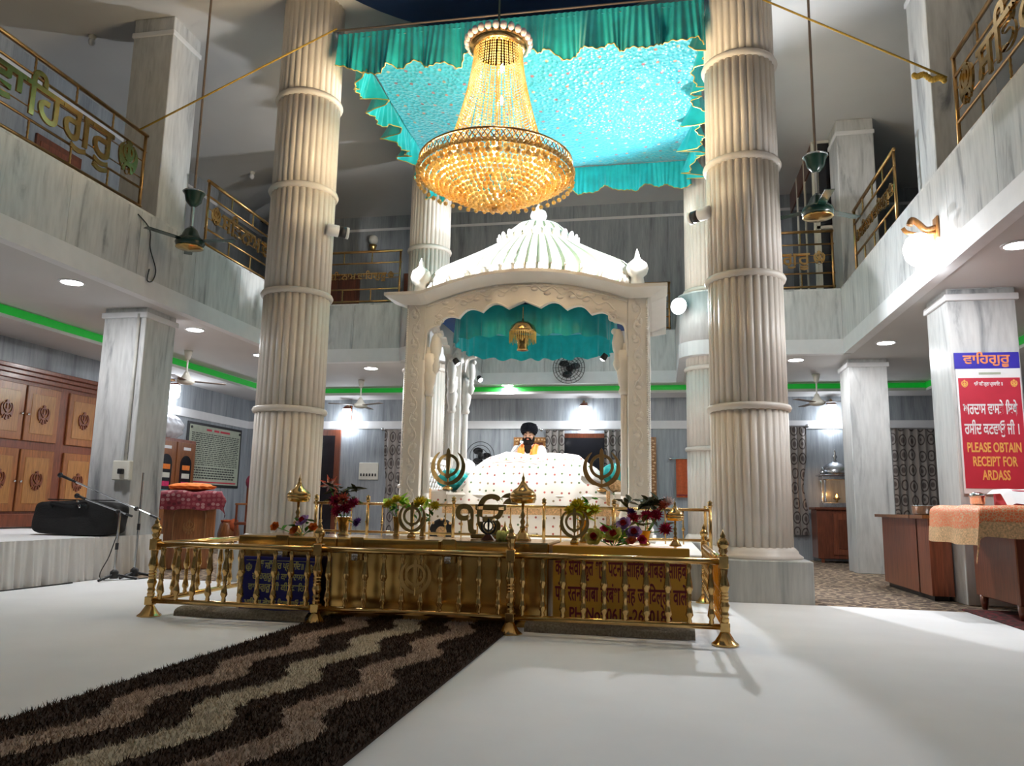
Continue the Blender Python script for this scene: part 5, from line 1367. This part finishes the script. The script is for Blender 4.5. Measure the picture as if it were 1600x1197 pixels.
# glass door cabinet with a plastic bag on top
gc = thing('glass_cabinet', 'orange-brown cupboard with two arched glass doors by the left wall', 'cabinet', (-9.7, 14.25, 0))
MB().bbox(-.28, 0, -.68, .68, 0, 2.24, .01).build('body', MAT['wood_red'], gc)
for s in (-1, 1):
    y0 = -.64 if s < 0 else .02
    d = MB().bbox(0, .025, y0, y0+.62, .1, 2.18, .006).build('door', MAT['wood'], gc)
    out = [(y0+.12, 1.05)] + [(y0+.31-.19*math.cos(PI*k/14), 1.72+.19*math.sin(PI*k/14)) for k in range(15)] + [(y0+.5, 1.05)]
    MB().prism(out, .024, .032, 'yz').build('glass', MAT['glass_dark'], d)
    MB().box(.025, .03, y0+.2, y0+.45, 2.02, 2.08).build('label', MAT['white_print'], d)
    for q, m in enumerate(('teal', 'fl_pink', 'offwhite', 'orange')): MB().bbox(.032, .04, y0+.18, y0+.44, 1.1+.17*q, 1.2+.17*q, .003).build('folded_cloth', MAT[m], d)
bundle('plastic_bag', 'white crumpled plastic bag on top of the glass door cupboard', (-9.84, 14.15, 2.24), (.13, .42, .24), MAT['plastic_bag'], 9)
# notice board
nb = thing('notice_board', 'large framed notice board filled with rows of small text', 'notice board', (XL+.03, 16.1, 1.3))
MB().bbox(-.03, 0, -1.1, 1.1, 0, 1.4, .008).build('frame', MAT['black'], nb); MB().box(0, .006, -1.03, 1.03, .06, 1.34).build('sheet', MAT['board'], nb)
ln = MB()
for k in range(17):
    z = 1.16 - .043*k; x = -.95
    while x < .93:
        w_ = random.uniform(.05, .16); ln.box(.006, .009, x, min(x+w_, .97), z, z+.018); x += w_ + .03
stuff(ln.build('small_print', MAT['ink_black'], nb))
ln = MB()
for k in range(5):
    x = -.95
    while x < .8: w_ = random.uniform(.05, .12); ln.box(.006, .009, x, x+w_, .4-.055*k, .428-.055*k); x += w_+.025
stuff(ln.build('large_print', MAT['ink_black'], nb))
ln = MB()
for x in (-.4, -.1, .15, .35): ln.box(.006, .009, x, x+.2, 1.24, 1.285)
ln.box(.006, .009, -.95, .95, .09, .12); stuff(ln.build('red_print', MAT['red'], nb))
for y in (-.98, .98): MB().ell((.01, y, 1.28), .03, 10, 6).build('screw_cap', MAT['black'], nb, True)
t = thing('hand_drum', 'wooden barrel drum with orange cloth on the floor by the wall', 'drum', (-9.42, 16.0, 0))
MB().lathe([(.17, 0), (.23, .12), (.24, .28), (.2, .46), (.17, .56)], 24).build('shell', MAT['wood'], t, True); MB().lathe([(.18, .54), (.19, .58), (.1, .59), (.001, .59)], 24).build('skin', MAT['rust'], t, True)
MB().ell((.17, -.1, .48), (.1, .1, .14), 12, 8).build('cloth', MAT['rust'], t, True)
t = thing('wooden_chair', 'dark wooden chair with maroon cloth on its back, half behind column', 'chair', (-8.72, 15.6, 0))
for x in (-.2, .2):
    MB().bbox(x-.02, x+.02, -.22, -.18, 0, .95, .004).build('leg', MAT['wood_dk'], t); MB().bbox(x-.02, x+.02, .18, .22, 0, 1.5, .004).build('leg', MAT['wood_dk'], t)
    MB().bbox(x-.025, x+.025, -.24, .2, .92, .96, .006).build('arm', MAT['wood'], t)
MB().bbox(-.23, .23, -.23, .23, .5, .56, .01).build('seat', MAT['wood_dk'], t); MB().bbox(-.2, .2, .18, .22, .9, 1.35, .01).build('backrest', MAT['wood'], t)
MB().ell((0, .16, 1.42), (.24, .1, .2), 16, 10).build('cloth', MAT['maroon'], t, True)

# ================================================================== BACK WALL
YW = YB - .001
d = struct(MB().box(-8.25, -7.53, YW-.06, YW, 0, 2.74).build('door_4', MAT['wood_dk'])); MB().box(-8.15, -7.66, YW-.07, YW-.06, .05, 2.6).build('door_leaf', MAT['glass_dark'], d)
t = thing('switchboard', 'square grey switchboard with a row of six dark switches', 'switchboard', (-6.79, YW, 1.56))
MB().bbox(-.24, .24, -.03, 0, 0, .4, .005).build('plate', MAT['offwhite'], t)
for k in range(6): MB().bbox(-.2+.072*k, -.165+.072*k, -.04, -.03, .08, .145, .003).build('switch', MAT['black'], t)
def curtain(x0, x1, z0, z1, label, pinch=None, ph=0, y=YW-.1):
    t = thing('curtain', label, 'curtain', (x0, y, z0), 0, 'patterned curtains on the rear wall'); w_ = x1-x0; h = z1-z0
    def fn(u, v):
        k = 1.0
        if pinch: k = 1 - pinch*math.exp(-((v-.55)/.2)**2)
        return (w_*(.5+(u-.5)*k), .035*math.sin(u*w_*44+ph)*(.6+.4*v), h*(1-v))
    MB().grid(fn, max(24, int(w_*60)), 14).build('cloth', MAT['curtain'], t, True)
    return t
def rod(x0, x1, z, label):
    t = thing('curtain_rail', label, 'curtain rail', (x0, YW-.1, z), 0, 'steel curtain rails')
    MB().tube([(0, 0, 0), (x1-x0, 0, 0)], .016, 8).build('rod', MAT['steel'], t)
    for x in (0, x1-x0): MB().ell((x, 0, 0), .04, 12, 8).build('finial', MAT['chrome'], t, True); MB().tube([(x, 0, 0), (x, .1, 0)], .012, 6).build('bracket', MAT['steel'], t)
def window(n, x0, x1, z0, z1):
    o = struct(MB().box(x0, x1, YW-.04, YW, z0, z1).build('window_%d' % n, MAT['wood_dk'])); MB().box(x0+.08, x1-.08, YW-.05, YW-.04, z0+.08, z1-.1).build('pane', MAT['glass_dark'], o)
window(1, -6.3, -4.9, .9, 2.66); curtain(-6.4, -5.95, .35, 2.74, 'bunched brown and grey curtain left of the shrine, beside switchboard', .35); rod(-6.45, -4.8, 2.75, 'steel curtain rail between switchboard and shrine post')
curtain(-5.0, -4.75, .35, 2.74, 'narrow patterned curtain seen between pale column and shrine post')
window(2, -2.4, -.8, 1.2, 2.66); curtain(-2.55, -2.12, .9, 2.72, 'swirl patterned curtain at the window beside the turbaned reader'); curtain(-1.22, -.82, .9, 2.72, 'swirl patterned curtain at the window near copper khanda'); rod(-2.65, -.7, 2.74, 'steel curtain rail above dark window behind reader')
window(3, 1.7, 2.85, .6, 2.7); curtain(2.62, 3.08, .52, 2.8, 'long bunched curtain between thick column and the silver lamp case', .4, 1); rod(1.6, 3.1, 2.82, 'steel curtain rail beside the silver lamp case')
curtain(4.78, 5.95, .3, 2.75, 'wide circle patterned curtain behind the steel pot counter', None, 2); rod(4.7, 6.1, 2.77, 'steel curtain rail above the steel pot counter')
def carved_frame(x0, x1, z0, z1, label):
    t = thing('wooden_screen', label, 'screen', (x0, YW, z0)); w_, h = x1-x0, z1-z0
    MB().box(0, w_, -.03, 0, 0, h).build('board', MAT['wood_dk'], t)
    for bx in ((0, .12, 0, h), (w_-.12, w_, 0, h), (.12, w_-.12, h-.12, h)): MB().bbox(bx[0], bx[1], -.05, -.03, bx[2], bx[3], .005).build('border', MAT['wood_lt'], t)
    q = MB(); z = .06
    while z < h-.04:
        for x in (.06, w_-.06): q.ell((x + .02*math.sin(z*30), -.052, z), (.03, .008, .02), 6, 4)
        z += .07
    x = .1
    while x < w_-.1: q.ell((x, -.052, h-.06), (.025, .008, .03), 6, 4); x += .08
    stuff(q.build('carving', MAT['gold_cloth'], t, True))
carved_frame(-3.3, -2.5, .9, 2.57, 'carved brown wooden screen behind the turbaned reader'); carved_frame(-.72, -.08, .9, 2.58, 'tall carved brown wooden screen beside shrine post and rust towel')
t = thing('towel', 'rust coloured towel hanging from a short steel rail', 'towel', (.34, YW-.1, 1.26))
MB().grid(lambda u, v: (.36*u, .008*math.sin(u*14), .84*(1-v)), 14, 10).grid(lambda u, v: (.36*u, .03+.008*math.sin(u*14), .2+.64*(1-v)), 14, 8).build('cloth', MAT['rust'], t, True)
MB().box(0, .36, -.012, -.008, .04, .06).build('stripe', MAT['maroon'], t)
rod(.22, .9, 2.1, 'short steel rail holding the rust towel')
# wall fan on the rear gallery fascia
t = thing('wall_fan', 'round black wire wall fan on the white fascia behind shrine', 'fan', (-1.89, FM-.16, 3.94))
for r in (.34, .28, .22, .16, .1, .05): MB().tube([(r*math.cos(2*PI*k/40), -.06-.05*(1-r/.34), r*math.sin(2*PI*k/40)) for k in range(40)], .007, 5, True).build('guard_ring', MAT['black'], t, True)
for k in range(18): MB().tube([(.04*math.cos(k*PI/9), -.1, .04*math.sin(k*PI/9)), (.34*math.cos(k*PI/9), -.06, .34*math.sin(k*PI/9))], .004, 4).build('guard_wire', MAT['black'], t)
for k in range(3): MB().ell((.14*math.cos(k*2.09+.3), -.03, .14*math.sin(k*2.09+.3)), (.11, .008, .07), 12, 6).build('blade', MAT['glass_dark'], t, True)
MB().tube([(0, .16, 0), (0, -.05, 0)], .06, 14).build('motor', MAT['black'], t, True)

# ================================================================== RIGHT AISLE
lb = thing('lamp_cabinet', 'dark wooden cupboard under the silver oil lamp case', 'cabinet', (3.1, 16.75, 0))
MB().bbox(0, .95, 0, .6, .08, 1.05, .01).build('body', MAT['wood_dk'], lb); MB().bbox(-.04, .99, -.04, .62, 1.05, 1.1, .008).build('top', MAT['wood_dk'], lb)
d = MB().bbox(.3, .9, -.02, 0, .16, .98, .006).build('door', MAT['wood_red'], lb); MB().bbox(.4, .8, -.03, -.02, .28, .86, .006).build('panel', MAT['wood_dk'], d)
for x in (.06, .86): MB().box(x, x+.06, .02, .08, 0, .09).build('foot', MAT['wood_dk'], lb)
sl = thing('silver_case', 'domed silver lamp case with corner posts and a burning flame inside', 'lamp case', (3.56, 17.05, 1.1))
MB().bbox(-.3, .3, -.22, .22, 0, .1, .01).build('base', MAT['silver'], sl)
for sx in (-1, 1):
    for sy in (-1, 1): MB().lathe([(.03, .1), (.02, .14), (.018, .5), (.03, .55), (.02, .58)], 10, (sx*.25, sy*.17, 0)).build('post', MAT['silver'], sl, True)
MB().bbox(-.3, .3, -.22, .22, .56, .64, .01).bbox(-.35, .35, -.26, .26, .64, .67, .008).build('cornice', MAT['silver'], sl)
MB().lathe([(.28, .67), (.3, .72), (.27, .8), (.18, .88), (.1, .92), (.05, .95)], 28).build('dome', MAT['silver'], sl, True)
MB().lathe([(.04, .95), (.02, .99), (.05, 1.04), (.02, 1.09), (.03, 1.12), (.001, 1.2)], 14).build('finial', MAT['chrome'], sl, True)
for sx in (-1, 1): MB().lathe([(.05, .67), (.06, .71), (.03, .76), (.001, .82)], 12, (sx*.29, -.2, 0)).build('pinnacle', MAT['silver'], sl, True)
MB().lathe([(.03, .1), (.02, .14), (.07, .18), (.075, .2)], 16).build('oil_bowl', MAT['brass_dark'], sl, True)
MB().lathe([(.012, .2), (.022, .23), (.001, .28)], 10).build('flame', MAT['flame'], sl, True); lamp('POINT', (0, -.04, .28), 3, (1,.5,.15), .03, sl)
ct = thing('wooden_counter', 'reddish wooden counter with overhanging top next to the banner pillar', 'counter', (0, 0, 0))
MB().box(3.1, 3.34, 10.04, 10.5, .06, .95).box(3.1, 3.9, 10.46, 12.0, .06, .95).build('body', MAT['wood_red'], ct); MB().box(3.14, 3.3, 10.1, 10.5, 0, .06).box(3.14, 3.86, 10.46, 11.95, 0, .06).build('kick_base', MAT['black'], ct)
MB().box(3.02, 3.34, 9.97, 10.5, .95, .99).box(3.02, 3.95, 10.46, 12.06, .95, .99).build('top', MAT['wood'], ct)
t = thing('steel_pot', 'wide steel pot standing on the reddish wooden counter', 'pot', (3.42, 11.1, .99)); MB().lathe([(.15, 0), (.17, .02), (.175, .11), (.185, .115), (.17, .12), (.16, .02), (.001, .02)], 28).build('bowl', MAT['steel'], t, True); MB().lathe([(.186, .11), (.19, .116), (.186, .122)], 28).build('rim', MAT['chrome'], t, True)
dk = thing('wooden_desk', 'dark wooden desk under orange brocade, in front of banner pillar', 'desk', (0, 0, .012))
MB().bbox(3.34, 4.6, 8.35, 9.4, .14, .92, .01).build('body', MAT['wood_dk'], dk); MB().bbox(3.05, 4.7, 8.2, 9.45, .92, 1.07, .01).build('top', MAT['wood_red'], dk)
for x in (3.38, 4.5):
    for y in (8.4, 9.3): MB().lathe([(.025, 0), (.035, .05), (.045, .15)], 12, (x, y, 0)).build('leg', MAT['wood_dk'], dk, True)
def brc(u, v):
    x, y = lerp(2.62, 4.7, u), lerp(7.85, 9.5, v); ex = max(0, 3.0-x); ey = max(0, 8.15-y); z = 1.095 - max(ex, ey)*1.0 - min(ex, ey)*.55 + .008*math.sin(x*11)*math.sin(y*9)
    return (max(2.96, x) - .1*ex*(1+.6*math.sin(y*9)), max(8.12, y) - .08*ey*(1+.6*math.sin(x*10)), z)
bc = thing('brocade_cloth', 'orange and gold brocade cloth hanging over the wooden desk corner', 'cloth', (0, 0, 0))
MB().grid(brc, 60, 50).build('cloth', MAT['brocade'], bc, True)
MB().grid(lambda u, v: (lambda p: (p[0]-.008, p[1]-.006, p[2]))(brc(.075*u, v)), 5, 50).grid(lambda u, v: (lambda p: (p[0]-.006, p[1]-.008, p[2]))(brc(u, .09*v)), 60, 5).build('gold_border', MAT['gold_cloth'], bc, True)
t = thing('steel_bowl', 'small lidded steel bowl on the orange brocade', 'bowl', (3.22, 8.85, 1.1)); MB().lathe([(.05, 0), (.068, .02), (.07, .08), (.075, .085)], 24).build('bowl', MAT['steel'], t, True); MB().lathe([(.078, .085), (.07, .115), (.03, .135), (.001, .138)], 24).build('lid', MAT['chrome'], t, True)
t = thing('red_box', 'red box on the brocade with a white napkin laid over', 'box', (3.56, 8.62, 1.1)); MB().bbox(-.2, .3, -.16, .2, 0, .15, .008).build('body', MAT['red'], t)
tag(MB().grid(lambda u, v: (lambda x, y: (x, y, 1.262 - max(0, -.14-y)*.9 - max(0, -.2-x)*.9 + .008*math.sin(x*18)))(lerp(-.26, .32, u), lerp(-.3, .2, v)) if True else 0, 24, 20, M=T(3.56, 8.62, 0)).build('napkin', MAT['cloth_white'], None, True), 'white napkin folded over the red box', 'napkin')
# banner on the pillar
bn = thing('banner', 'red notice banner with Gurmukhi and yellow English text asking for receipts', 'banner', (3.73, 9.7, 0))
MB().box(-.335, .345, -.012, 0, 1.24, 2.68).build('backing', MAT['white_print'], bn); MB().box(-.315, .335, -.015, -.012, 1.3, 2.57).build('red_field', MAT['red'], bn)
MB().box(-.09, .14, -.0145, -.012, 2.61, 2.635).build('stamp', MAT['board'], bn)
lines(bn, (('੧ਓ ਸਿਤਗੁਰ ਪ੍ਰਸਾਿਦ ॥', .0, 2.48, .06, .3, 'ink_white'), ('ਅਰਦਾਸ ਵਾਸਤੇ ਇਥੇ', .0, 2.15, .18, .57, 'ink_white'), ('ਰਸੀਦ ਕਟਵਾਓੁ ਜੀ ।', .0, 1.92, .18, .57, 'ink_white'),
    ('PLEASE OBTAIN', .01, 1.715, .152, .56, 'ink_yellow'), ('RECEIPT FOR', .01, 1.555, .152, .46, 'ink_yellow'), ('ARDASS', .01, 1.4, .152, .29, 'ink_yellow')), -.017)
for x in (-.25, .27): put('khanda_print', text_mesh('☬', .12, .001, MAT['ink_yellow'], 'CENTER', .001), bn, None, T(x, -.017, 2.46) @ RX(PI/2))
bn2 = thing('blue_plaque', 'royal blue plaque with orange Gurmukhi word above the red banner', 'sign', (3.73, 9.7, 2.68))
MB().box(-.34, .345, -.014, 0, 0, .19).build('board', MAT['royal'], bn2); lines(bn2, (('ਵਾਿਹਗੁਰੂ', 0, .06, .15, .5, 'ink_orange'),), -.016)
